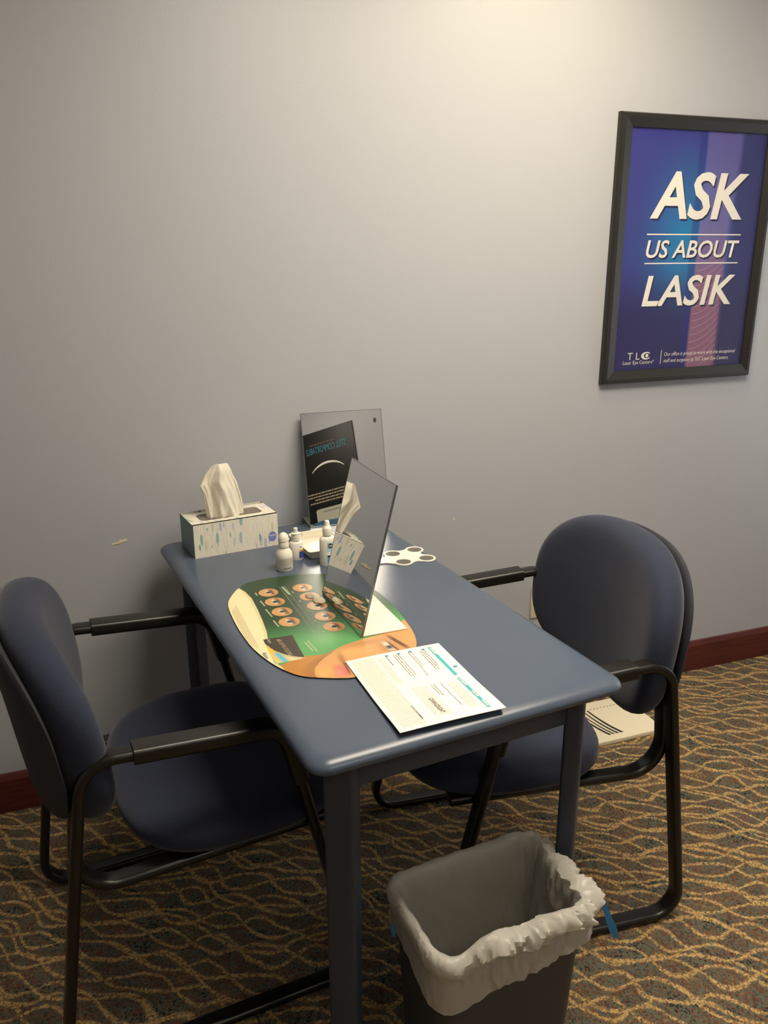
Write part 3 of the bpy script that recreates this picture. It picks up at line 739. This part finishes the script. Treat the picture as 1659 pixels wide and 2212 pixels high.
# ================================================================== TISSUE BOX
tb = tag(empty('tissue_box', (0.032, -0.233, TH), 0.141), 'cardboard tissue box with brush-stroke pattern in teal and lavender at the back of the table', 'tissue box')
BW, BD, BH = 0.221, 0.122, 0.0865
def tbx_b(t, b):
    c = t.node('ShaderNodeTexCoord').outputs['Object']; s = t.sep(c)
    hx = t.m('ADD', s[0], t.m('MULTIPLY', s[1], 0.31)); vz = t.m('ADD', s[2], t.m('MULTIPLY', s[1], -0.75))
    v = t.comb(t.m('MULTIPLY', hx, 125.0), t.m('MULTIPLY', vz, 30.0), 0.0)
    n = t.sep(t.noise(c, 60, 2).outputs['Color'])
    def layer(off, thr, r):
        vo = t.node('ShaderNodeTexVoronoi', feature='F1'); t.put(vo.inputs['Vector'], t.comb(t.m('ADD', t.m('MULTIPLY', hx, 95.0), off), t.m('ADD', t.m('MULTIPLY', vz, 24.0), off * 1.7), 0.0)); vo.inputs['Scale'].default_value = 1.0; vo.inputs['Randomness'].default_value = 0.9
        k = t.sep(vo.outputs['Color'])
        m = t.m('MULTIPLY', t.m('LESS_THAN', t.m('ADD', vo.outputs['Distance'], t.m('MULTIPLY', n[0], 0.15)), r), t.m('GREATER_THAN', k[0], thr))
        col = t.ramp(k[1], [(0.0, lin(112, 166, 164)), (0.22, lin(176, 180, 206)), (0.55, lin(196, 196, 216)), (0.75, lin(206, 202, 170)), (0.9, lin(150, 178, 184))], 'CONSTANT')
        return m, col
    streak = t.noise(t.comb(t.m('MULTIPLY', hx, 260.0), t.m('MULTIPLY', vz, 22.0), 0.0), 1.0, 3).outputs[0]
    basec = t.ramp(streak, [(0.3, lin(214, 212, 200)), (0.55, lin(238, 232, 214)), (0.7, lin(216, 214, 216))])
    m1, c1 = layer(0.0, 0.45, 0.46); m2, c2 = layer(7.3, 0.60, 0.38)
    t.put(b.inputs['Base Color'], t.mix(t.m('MULTIPLY', m2, 0.95), t.mix(t.m('MULTIPLY', m1, 0.75), basec, c1), c2))
BOXM = mat('tissue_carton', rough=0.55, build=tbx_b)
BOXEND = mat('tissue_carton_end', lin(134, 164, 160), 0.55)
V = [(0, 0, 0), (BW, 0, 0), (BW, BD, 0), (0, BD, 0), (0, 0, BH), (BW, 0, BH), (BW, BD, BH), (0, BD, BH)]
F = [(3, 2, 1, 0), (0, 1, 5, 4), (2, 3, 7, 6), (3, 0, 4, 7), (1, 2, 6, 5)]; MI = [0, 0, 0, 1, 1]
slot = [(BW / 2 + x, BD * 0.46 + y) for x, y in rrect(0.082, 0.029, 0.014, 6)]
ns = len(slot); b0 = len(V)
V += [(x, y, BH) for x, y in slot] + [(x, y, BH - 0.0015) for x, y in slot]
# triangulate the top ring through bmesh bridging
outer = []
for i, (x, y) in enumerate(slot):
    dx, dy = x - BW / 2, y - BD * 0.46
    k = min((BW / 2) / abs(dx) if dx else 9, ((BD - BD * .46) / dy if dy > 0 else (BD * .46) / -dy) if dy else 9)
    outer.append((BW / 2 + dx * k, BD * 0.46 + dy * k))
c0 = len(V); V += [(x, y, BH) for x, y in outer]
for i in range(ns):
    j = (i + 1) % ns
    F.append((c0 + i, c0 + j, b0 + j, b0 + i)); MI.append(0)
    F.append((b0 + i, b0 + j, b0 + ns + j, b0 + ns + i)); MI.append(0)
corners = [(BW, BD), (0, BD), (0, 0), (BW, 0)]
for ci, (X_, Y_) in zip((6, 7, 4, 5), corners):
    best = [i for i in range(ns) if abs(outer[i][0] - X_) < 1e-6 and abs(outer[(i + 1) % ns][1] - Y_) < 1e-6 or abs(outer[i][1] - Y_) < 1e-6 and abs(outer[(i + 1) % ns][0] - X_) < 1e-6]
    for i in best:
        j = (i + 1) % ns
        if abs(outer[i][0] - outer[j][0]) > 1e-6 and abs(outer[i][1] - outer[j][1]) > 1e-6 and abs(outer[i][0] - X_) + abs(outer[i][1] - Y_) < 0.2 and min(abs(outer[i][0] - X_), abs(outer[j][0] - X_)) < 1e-6 and min(abs(outer[i][1] - Y_), abs(outer[j][1] - Y_)) < 1e-6:
            F.append((c0 + i, ci, c0 + j)); MI.append(0)
ob = obj('carton', V, F, None, tb, mats=[BOXM, BOXEND], mi=MI); fix_normals(ob)
FILM = mat('slot_film', lin(120, 112, 100), 0.25)
quad_decal('slot_film', [(x, y, BH - 0.002) for x, y in slot], FILM, tb)
LAV = mat('lavender_label', lin(126, 134, 204), .5)
quad_decal('brand_disc', [(0.205 + 0.0112 * math.cos(2 * PI * i / 32), -0.0004, 0.026 + 0.0135 * math.sin(2 * PI * i / 32)) for i in range(32)], LAV, tb)
text_mesh('lettering', 'Kleenex', LETTER, tb, .1965, .2135, .0270, .0325, (0, -0.0007, 0), (1, 0, 0), (0, 0, 1), 0, .01)
# tissue pulled up through the slot
def tis_b(t, b):
    out = t.n['Material Output']; tr = t.node('ShaderNodeBsdfTranslucent'); tr.inputs[0].default_value = lin(250, 244, 226)
    mx_ = t.node('ShaderNodeMixShader'); mx_.inputs[0].default_value = 0.35
    t.l.new(b.outputs[0], mx_.inputs[1]); t.l.new(tr.outputs[0], mx_.inputs[2]); t.l.new(mx_.outputs[0], out.inputs[0])
TISSUE = mat('tissue_paper', lin(250, 246, 234), 0.9, build=tis_b)
tis = tag(empty('tissue', (0.032, -0.233, TH), 0.141), 'white paper tissue pulled up out of the tissue box', 'tissue')
nh, na = 34, 150
rings = []
for i in range(nh + 1):
    v = i / nh
    xl = np.interp(v, [0, .12, .45, .72, .88, 1.0], [.052, .0500, .0465, .040, .055, .072])
    xr = np.interp(v, [0, .12, .45, .75, .9, 1.0], [.150, .148, .143, .131, .124, .116])
    dp = np.interp(v, [0, .2, .6, .9, 1], [.0215, .019, .017, .012, .0015])
    z = BH - 0.001 + v * 0.126
    ring = []
    for j in range(na):
        a = 2 * PI * j / na
        cx_ = (xl + xr) / 2; hx = (xr - xl) / 2
        tri = lambda q: 2 / PI * math.asin(math.sin(q))
        f = 1 + 0.42 * tri(4 * a + 1.6 * v + .6) * (0.35 + 0.65 * abs(math.sin(a))) + .22 * tri(9 * a - 4 * v) + .10 * tri(17 * a + 6 * v)
        x = cx_ + hx * math.copysign(abs(math.cos(a)) ** 0.8, math.cos(a)); y = BD * .46 + dp * f * math.sin(a) + 0.006 * v * math.sin(6 * x * 20)
        zz = z + (0.010 * math.sin((x - .05) * 38) - 0.012 * max(0, (0.085 - x) / .04) ** 1.4) * v ** 3
        nn = noise.noise_vector(Vector((x * 45, y * 45, zz * 30))) * 0.0030 * (0.3 + v)
        ring.append((x + nn.x, y + nn.y, zz + nn.z * .5))
    rings.append(ring)
V, F = loft(rings, cap0=False, cap1=True)
o = obj('folded_sheet', V, F, TISSUE, tis); fix_normals(o); autosmooth(o, 28)

# ================================================================== BOTTLES, TRAY, PADDLE
def label_patch(name, r, sy, z0, z1, a0, a1, m, parent, off=0.0004, n=14):
    V = []; F = []
    for i in range(n + 1):
        a = a0 + (a1 - a0) * i / n
        for z in (z0, z1): V.append(((r + off) * math.cos(a), (r * sy + off) * math.sin(a), z))
        if i: F.append((2 * i - 2, 2 * i, 2 * i + 1, 2 * i - 1))
    return obj(name, V, F, m, parent, True)
DEG = math.radians
b1 = tag(empty('eye_drop_bottle', (0.2235, -0.379, TH), 0.2), 'round white bottle with grey printed label and domed flip cap, nearest the tissue box', 'bottle', 'eye care bottles')
lathe('body', [(0.0, 0.0), (.019, 0), (.0205, .0025), (.0205, .036), (.019, .045), (.0125, .054), (.0115, .056), (.0115, .060)], WHITE, b1)
lathe('cap', [(.0, .0585), (.0128, .0585), (.0130, .062), (.0122, .0715), (.0118, .0725), (.0130, .0735), (.0125, .0810), (.0102, .0880), (.0050, .0925), (0, .0935)], WHITE, b1)
box('cap_tab', .0105, .0150, -.003, .003, .0735, .0765, WHITE, b1, .0007)
label_patch('label', .0205, 1, .014, .034, DEG(-150), DEG(-30), mat('bottle_label_cream', lin(224, 216, 200), .5), b1)
rng = random.Random(9)
V = []; F = []
for r_ in range(8):
    a = DEG(-146)
    while a < DEG(-36):
        L = rng.uniform(.06, .22); e = min(a + L, DEG(-34)); z = .0165 + r_ * .0021; b_ = len(V)
        V += [(.0213 * math.cos(q), .0213 * math.sin(q), zz) for q, zz in ((a, z), (e, z), (e, z + .0010), (a, z + .0010))]; F.append((b_, b_ + 1, b_ + 2, b_ + 3)); a = e + .05
o = obj('small_print', V, F, GREYP, b1); o['kind'] = 'stuff'
V = []; F = []
for i in range(9):
    a = DEG(-118 + i * 6); b_ = len(V)
    V += [(.0210 * math.cos(q), .0210 * math.sin(q), zz) for q, zz in ((a, .0075), (a + .07, .0075), (a + .07, .0098), (a, .0098))]; F.append((b_, b_ + 1, b_ + 2, b_ + 3))
o = obj('batch_code', V, F, INK, b1); o['kind'] = 'stuff'

b2 = tag(empty('eye_drop_bottle', (0.268, -0.321, TH), 0.1), 'small white dropper bottle with orange and blue label behind the round bottle', 'bottle', 'eye care bottles')
lathe('body', [(0, 0), (.0165, 0), (.0178, .002), (.0178, .043), (.0160, .0465), (.0100, .0490), (.0095, .0510)], WHITE, b2, sy=.72)
lathe('cap', [(0, .0500), (.0108, .0500), (.0112, .0640), (.0090, .0665), (.0115, .0672), (.0115, .0685), (.0055, .0695), (.0045, .0770), (.0052, .0772), (.0052, .0812), (.0, .0815)], WHITE, b2)
sweep('cap_strap', fillet([(.010, 0, .0680), (.0165, 0, .0655), (.0175, 0, .0560), (.0112, 0, .0545)], [0, .003, .003, 0], 5), rrect(.0022, .0006, .0005, 2), WHITE, b2)
label_patch('orange_band', .0178, .72, .0225, .0275, DEG(-80), DEG(-28), mat('orange_ink', lin(226, 164, 60), .5), b2)
label_patch('blue_band', .0178, .72, .0050, .0220, DEG(-80), DEG(-28), mat('royal_blue_ink', lin(52, 74, 150), .5), b2)
label_patch('label_mark', .0178, .72, .0330, .0350, DEG(-75), DEG(-52), INK, b2)

b3 = tag(empty('eye_drop_bottle', (0.331, -0.383, TH), 0.25), 'tall flat white eye drop bottle with light blue label beside the mat mirror', 'bottle', 'eye care bottles')
lathe('body', [(0, 0), (.0195, 0), (.0212, .0025), (.0212, .064), (.0200, .0690), (.0160, .0725), (.0105, .0740), (.0100, .0775)], WHITE, b3, sy=.62)
lathe('cap', [(0, .0765), (.0112, .0765), (.0116, .0795), (.0116, .0925), (.0105, .0950), (.0070, .0990), (.0062, .1000), (.0060, .1090), (.0050, .1115), (0, .1120)], WHITE, b3)
LBLUE = mat('light_blue_ink', lin(168, 212, 232), .5)
label_patch('label', .0212, .62, .006, .060, DEG(-112), DEG(-30), LETTER, b3, .0003)
label_patch('blue_top', .0212, .62, .036, .060, DEG(-112), DEG(-30), LBLUE, b3, .0005)
label_patch('black_band', .0212, .62, .0225, .0275, DEG(-112), DEG(-30), INK, b3, .0005)
label_patch('blue_band', .0212, .62, .0080, .0225, DEG(-112), DEG(-30), mat('sky_blue_ink', lin(70, 160, 214), .5), b3, .0005)
V = []
for i in range(28):
    a = 2 * PI * i / 28; x = -.0005 + .0062 * math.cos(a); y = -.0212 * .62 * math.sqrt(max(0, 1 - (x / .0212) ** 2)) - .0010
    V.append((x, y, .0515 + .0062 * math.sin(a)))
obj('brand_disc', V, [tuple(range(28))], INK, b3)
text_mesh('lettering', 'blink', LETTER, b3, -.0050, .0042, .0495, .0540, (0, -.0146, 0), (1, 0, 0), (0, 0, 1), 0, .02)

tray = tag(empty('contact_lens_tray', (0.342, -0.262, TH), 0.10), 'shallow cream plastic tray behind the bottles in front of the far mirror', 'tray')
TWd, TDp = 0.056, 0.080
rg = []
for hx, hy, r, z in ((TWd - .010, TDp - .010, .008, .0), (TWd - .006, TDp - .006, .009, .002), (TWd - .001, TDp - .001, .010, .019), (TWd, TDp, .010, .020), (TWd, TDp, .010, .022), (TWd - .004, TDp - .004, .008, .022), (TWd - .0045, TDp - .0045, .008, .0205), (TWd - .0065, TDp - .0065, .008, .013), (TWd - .010, TDp - .010, .008, .0125), (TWd - .0125, TDp - .0125, .008, .003), (TWd - .016, TDp - .016, .008, .0022)):
    rg.append([(x, y, z + .0002) for x, y in rrect(hx, hy, r, 5)])
V, F = loft(rg); o = obj('tray_shell', V, F, TRAYM, tray); fix_normals(o); autosmooth(o, 35)

pad = tag(empty('lens_paddle', (TX, TY, TH), TR), 'white plastic paddle with four round lens openings on the right of the table', 'lens paddle')
H = [(.5125, .7605), (.5760, .7635), (.5745, .6970), (.5115, .6990)]
RO, RI = .0228, .0184
def arc_pts(c, r_, a0, a1, n=12): return [(c[0] + r_ * math.cos(DEG(a0 + (a1 - a0) * i / n)), c[1] + r_ * math.sin(DEG(a0 + (a1 - a0) * i / n))) for i in range(n + 1)]
outline = arc_pts(H[2], RO, -140, 50) + [(.5790, .7225), (.5772, .7300), (.5790, .7385)] + arc_pts(H[1], RO, -50, 140) + [(.5520, .7735), (.5443, .7715), (.5370, .7725)] + arc_pts(H[0], RO, 40, 175) + [(.4865, .7500), (.4700, .7420), (.4400, .7375), (.4080, .7365), (.4000, .7290), (.4080, .7205), (.4400, .7170), (.4700, .7120)] + arc_pts(H[3], RO, 190, 318) + [(.5360, .6880), (.5432, .6900), (.5500, .6880)]
cu = bpy.data.curves.new('paddle', 'CURVE'); cu.dimensions = '2D'; cu.fill_mode = 'BOTH'; cu.extrude = .0012; cu.bevel_depth = .0004; cu.bevel_resolution = 1
for loop in [outline] + [arc_pts(c, RI + .0004, 0, 350, 35) for c in H]:
    sp = cu.splines.new('POLY'); sp.points.add(len(loop) - 1); sp.use_cyclic_u = True
    for p_, (x, y) in zip(sp.points, loop): p_.co = (x, y, 0, 1)
tmp = bpy.data.objects.new('tmp', cu); COL.objects.link(tmp)
me = bpy.data.meshes.new_from_object(tmp.evaluated_get(bpy.context.evaluated_depsgraph_get())); bpy.data.objects.remove(tmp)
me.materials.clear(); me.materials.append(WHITE); me.name = 'paddle_body'
for v in me.vertices: v.co.z += .0020
o = bpy.data.objects.new('paddle_body', me); COL.objects.link(o); o.parent = pad; autosmooth(o, 40)
def lens_b(t, b):
    out = t.n['Material Output']; tr = t.node('ShaderNodeBsdfTransparent'); tr.inputs[0].default_value = (.8, .78, .75, 1)
    mx_ = t.node('ShaderNodeMixShader'); mx_.inputs[0].default_value = 0.35
    t.l.new(tr.outputs[0], mx_.inputs[1]); t.l.new(b.outputs[0], mx_.inputs[2]); t.l.new(mx_.outputs[0], out.inputs[0])
LENS = mat('lens_film', lin(160, 152, 140), .15, build=lens_b)
for cx, cy in H:
    quad_decal('lens', [(cx + RI * math.cos(2 * PI * i / 32), cy + RI * math.sin(2 * PI * i / 32), .0016) for i in range(32)], LENS, pad)

# small wad and a clear lens blister on the mat
def lump(name, loc, rad, m, label, cat, seed, rz=0.0):
    bm = bmesh.new(); bmesh.ops.create_icosphere(bm, subdivisions=3, radius=1.0)
    for v in bm.verts:
        n = noise.noise(v.co * 1.3 + Vector((seed, 0, 0))); k = 1 + .35 * n
        x, y, z = v.co.x * rad[0] * k, v.co.y * rad[1] * k, max(v.co.z * rad[2] * k, -rad[2] * .55)
        v.co = Vector((x, y, z + rad[2] * .55))
    o = bmobj(name, bm, m, None, 60); o.location = loc; o.rotation_euler.z = rz; return tag(o, label, cat)
q = tw(.2350, .5640); lump('cotton_wad', (q.x, q.y, MATZ + .0006), (.0105, .0185, .0065), mat('cream_cotton', lin(240, 228, 196), .8), 'small cream wad lying on the mat in front of the mirror', 'wad', 2.0, .25)
q = tw(.2260, .5965); lump('clear_wrapper', (q.x, q.y, MATZ + .0006), (.0075, .0135, .0035), mat('clear_film', lin(206, 190, 160), .2, Alpha=.55), 'scrap of clear film on the mat beside the cream wad', 'wrapper', 5.0, .5)

# ================================================================== WASTE BIN
BX, BY, BR = 0.392, -1.147, 0.075
BZ = 0.400
bin_ = tag(empty('waste_bin', (BX, BY, 0), BR), 'dark grey rectangular waste bin under the near edge of the table', 'waste bin')
BINM = mat('bin_plastic', lin(58, 60, 66), .5)
def bl(z, ins=0.0):
    k = z / BZ; return rrect(.130 + .020 * k - ins, .082 + .018 * k - ins, .030 + .006 * k - ins * .6, 8)
rg = [[(x, y, .0) for x, y in bl(.0, .004)], [(x, y, .004) for x, y in bl(.004)], [(x, y, BZ - .02) for x, y in bl(BZ - .02)], [(x, y, BZ - .018) for x, y in bl(BZ - .018, -.006)], [(x, y, BZ) for x, y in bl(BZ, -.006)], [(x, y, BZ) for x, y in bl(BZ, .003)], [(x, y, .006) for x, y in bl(.006, .003)]]
V, F = loft(rg); o = obj('bin_body', V, F, BINM, bin_); fix_normals(o); autosmooth(o, 40)
def lin_b(t, b):
    out = t.n['Material Output']; tr = t.node('ShaderNodeBsdfTransparent'); tl = t.node('ShaderNodeBsdfTranslucent'); tl.inputs[0].default_value = lin(226, 220, 204)
    m1 = t.node('ShaderNodeMixShader'); m1.inputs[0].default_value = .45; t.l.new(b.outputs[0], m1.inputs[1]); t.l.new(tl.outputs[0], m1.inputs[2])
    m2 = t.node('ShaderNodeMixShader'); m2.inputs[0].default_value = .05; t.l.new(m1.outputs[0], m2.inputs[1]); t.l.new(tr.outputs[0], m2.inputs[2])
    t.l.new(m2.outputs[0], out.inputs[0])
    c = t.node('ShaderNodeTexCoord').outputs['Object']; n = t.noise(c, 55, 4).outputs[0]
    t.put(b.inputs['Normal'], t.bump(n, .5, .006))
LINER = mat('bin_liner_film', lin(236, 232, 222), .25, build=lin_b)
liner = tag(empty('bin_liner', (BX, BY, 0), BR), 'white plastic bag lining the waste bin with its edge folded over the rim', 'bag')
per = 240
def resample(P, n):
    Q = np.array(P + [P[0]]); d = np.r_[0, np.cumsum(np.hypot(*np.diff(Q, axis=0).T))]
    t = np.linspace(0, d[-1], n, endpoint=False); return list(zip(np.interp(t, d, Q[:, 0]).tolist(), np.interp(t, d, Q[:, 1]).tolist()))
PRI = [0]
def liner_ring(z, out, amp, seed, zamp=0.0, zfun=None, ext=0.0):
    PRI[0] += 1; pa = PRI[0] * .0055
    base = rrect(.130 + .020 * min(z / BZ, 1.0) + out, .082 + .018 * min(z / BZ, 1.0) + out, max(.036 + out * .6, .012), 10)
    base = resample(base, 460)
    ring = []
    n = len(base)
    for j, (x, y) in enumerate(base):
        p = Vector((x, y, 0)); d = p.normalized()
        nr = float(smooth(-.6, .9, np.array(-d.y * .75 + d.x * .66)))          # near / right sides are baggier
        th = math.atan2(y, x)
        q = Vector((x * 24 + (z + out * 2) * 16, y * 24 - (z - out * 2) * 14, seed * .6 + z * 12 + out * 26))
        rid = 1 - 2 * abs(noise.noise(q)) ; rid2 = 1 - 2 * abs(noise.noise(q * 2.3 + Vector((5, 1, 0))))
        nz = 1.1 * (rid - .6) + .6 * (rid2 - .6) + .5 * noise.noise(q * .6)
        La = j / n * .96
        cr = 1 - 2 * abs(noise.noise(Vector((La * 34 + pa * 30, (La * 10 - pa * 34) * .45, 3.7))))
        cr2 = 1 - 2 * abs(noise.noise(Vector((La * 60 - pa * 38, (La * 20 + pa * 50) * .5, 9.1))))
        nz += (0.85 * (cr - .65) + .45 * (cr2 - .65)) * (.25 + nr)
        o_ = amp * nz * (.40 + 0.95 * nr) + ext * nr
        zz = z + (zfun(j / n, x, y, nr) if zfun else 0) + zamp * (nz * .55 + noise.noise(Vector((x * 14, y * 14, seed * .2)))) * (.25 + nr)
        ring.append((x + d.x * o_, y + d.y * o_, zz))
    return ring
hem = lambda f, x, y, nr: -.018 * nr - .040 * math.exp(-((x + .15) ** 2 + (y + .10) ** 2) / .010) + .012 * float(smooth(.0, .15, np.array(x)))
roll = lambda f, x, y, nr: .006 * nr + .011 * math.exp(-((x + .055) ** 2) / .0016) * (1 if y < -.05 else 0) - .006 * math.exp(-((x + .115) ** 2) / .0006) * (1 if y < -.05 else 0)
R_ = [liner_ring(.05, -.020, .002, 1), liner_ring(.052, -.0085, .002, 1)]
for i in range(22):
    z = .07 + .0150 * i; R_.append(liner_ring(z, -.0090, .0052, 1.0, 0))
PRF = [(.396, -.007, .005, .002, 0), (.402, -.004, .005, .004, -.003), (.4065, .000, .005, .006, -.002), (.4085, .004, .0055, .007, .001), (.4080, .008, .006, .007, .005), (.4045, .0115, .007, .007, .009), (.3990, .0140, .008, .006, .013), (.3920, .0150, .009, .006, .016), (.3850, .0150, .009, .005, .017), (.3780, .0140, .008, .005, .014), (.3720, .0125, .007, .004, .009), (.3670, .0115, .006, .003, .005), (.3620, .0110, .005, .002, .003)]
for z, o_, a_, za, ex in PRF: R_.append(liner_ring(z, o_, a_, 1.0, za, roll, ex))
for k in range(1, 7): R_.append(liner_ring(.362 - .0035 * k, .0110 + .0006 * k, .0045, 1.0, .002, (lambda kk: (lambda *a: kk / 6 * hem(*a)))(k), .003))
V, F = loft(R_, cap0=True, cap1=False); o = obj('bag_film', V, F, LINER, liner); fix_normals(o); autosmooth(o, 38)
BLUE = mat('blue_drawstring', lin(60, 150, 220), .35)
def ribbon(name, pts, w_, m, parent):
    V = []; F = []
    for i, p in enumerate(pts):
        p = Vector(p); t_ = (Vector(pts[min(i + 1, len(pts) - 1)]) - Vector(pts[max(i - 1, 0)])).normalized(); n = t_.cross(Vector((-.5, -.85, .1))).normalized()
        wv = w_ * (1 + .2 * math.sin(i * 2.1))
        for sg, dd in ((-1, 0), (1, 0), (1, 1), (-1, 1)): V.append(p + n * wv * sg + Vector((-.3, -.5, .3)).normalized() * .0012 * dd)
        if i:
            a, b_ = (i - 1) * 4, i * 4
            for k in range(4): F.append((a + k, a + (k + 1) % 4, b_ + (k + 1) % 4, b_ + k))
    F += [(0, 1, 2, 3), tuple(range(len(V) - 4, len(V)))]
    o = obj(name, V, F, m, parent); fix_normals(o); return o
ribbon('drawstring', [(.172, -.080, .386), (.184, -.084, .380), (.192, -.088, .362), (.198, -.092, .342), (.205, -.096, .322), (.212, -.098, .302)], .0062, BLUE, liner)
ribbon('torn_edge', [(.150, -.090, .388), (.162, -.088, .390), (.174, -.084, .388), (.184, -.080, .382)], .009, LINER, liner)
ribbon('drawstring', [(-.1665, .050, .356), (-.1675, .046, .346), (-.167, .040, .336)], .003, BLUE, liner)

# ================================================================== FLAT WHITE BOX ON THE FLOOR
fb = tag(empty('flat_carton', (1.14, -0.318, 0), 0.0), 'flat white carton with black curved stripes on the carpet behind the right chair', 'carton')
CART = mat('carton_white', lin(238, 228, 200), .6)
box('carton_body', 0, .325, 0, .222, .0005, .0145, CART, fb, .0015)
for i, (x0, wdt) in enumerate(((.098, .0042), (.112, .0028), (.127, .0036), (.143, .0046))):
    V = []; F = []
    for k in range(15):
        t = k / 14; x = x0 + .010 * math.sin(t * PI * .55) * 1.4 - .004 * t; y = .028 + t * .150; ww = wdt * (1.2 - .5 * t)
        V += [(x + (1 - t) ** 2 * .042 - ww, y, .0149), (x + (1 - t) ** 2 * .042 + ww, y, .0149)]
        if k: F.append((2 * k - 2, 2 * k - 1, 2 * k + 1, 2 * k))
    obj('printed_stripe', V, F, INK, fb)
qs = [[(.165 + i * .013, .178), (.171 + i * .013, .178), (.171 + i * .013, .182), (.165 + i * .013, .182)] for i in range(10)]
flats('printed_dashes', qs, MIDGREY, fb, (0, 0, .0149), (1, 0, 0), (0, 1, 0))['kind'] = 'stuff'

# ================================================================== DARK POSTER SEEN IN THE FAR MIRROR (on the angled wall)
ex_ = Vector((-.70711, -.70711, 0)); nrm = Vector((-.70711, .70711, 0))
org = Vector((1.315, -3.260, 0))
org = org - nrm * ((org - Vector((2.05, -2.70, 0))).dot(nrm))   # onto the wall plane
dp = empty('wall_poster'); dp.matrix_world = Matrix(((ex_.x, -nrm.x, 0, org.x), (ex_.y, -nrm.y, 0, org.y), (0, 0, 1, 1.34), (0, 0, 0, 1)))
tag(dp, 'black poster with a bright arc and product pack, seen reflected in the far mirror', 'poster')
DW, DH = .56, .70
BLK = mat('poster_black', lin(30, 30, 30), .5)
box('poster_board', 0, DW, -.012, -.0005, 0, DH, BLK, dp, .001)
DO = (0, -.0126, 0)
text_mesh('lettering', 'STILL COMFORTABLE', mat('teal_letter', lin(70, 140, 160), .5), dp, .075, .415, .540, .588, DO, (1, 0, 0), (0, 0, 1))
rng = random.Random(12)
flats('small_heading', strokes(.16, .38, .60, .012, rng, .3, (.01, .03)), mat('brown_ink', lin(92, 78, 66), .5), dp, DO, (1, 0, 0), (0, 0, 1))['kind'] = 'stuff'
qs = []
for k in range(24):
    a0, a1 = DEG(35 + 110 * k / 24), DEG(35 + 110 * (k + 1) / 24)
    w0, w1 = .012 * math.sin(PI * (k + .3) / 24.6) + .004, .012 * math.sin(PI * min(k + 1.3, 24.3) / 24.6) + .004
    qs.append([(.25 + .17 * math.cos(a0), .325 + .14 * math.sin(a0)), (.25 + .17 * math.cos(a1), .325 + .14 * math.sin(a1)), (.25 + (.17 - w1) * math.cos(a1), .325 + (.14 - w1) * math.sin(a1)), (.25 + (.17 - w0) * math.cos(a0), .325 + (.14 - w0) * math.sin(a0))])
flats('bright_arc', qs, LETTER, dp, DO, (1, 0, 0), (0, 0, 1))
qs = []
for i, (a, b) in enumerate(((.05, .47), (.05, .49), (.08, .40), (.05, .44))): qs += strokes(a, b, .245 - i * .022, .009, rng, .4, (.012, .04))
flats('body_text', qs, mat('beige_ink', lin(190, 176, 150), .5), dp, DO, (1, 0, 0), (0, 0, 1))['kind'] = 'stuff'
flats('product_pack', [[(.06, .02), (.40, .02), (.40, .125), (.385, .135), (.06, .135)]], mat('pack_ink', lin(206, 206, 190), .5), dp, DO, (1, 0, 0), (0, 0, 1))
flats('pack_wave', [[(.0, .0), (.50, .0), (.50, .035), (.36, .05), (.22, .04), (.10, .065), (.0, .05)]], mat('wave_ink', lin(84, 120, 160), .5), dp, (0, -.013, 0), (1, 0, 0), (0, 0, 1))
flats('pack_text', strokes(.10, .34, .105, .012, rng, .5, (.008, .014)), MIDGREY, dp, (0, -.013, 0), (1, 0, 0), (0, 0, 1))['kind'] = 'stuff'
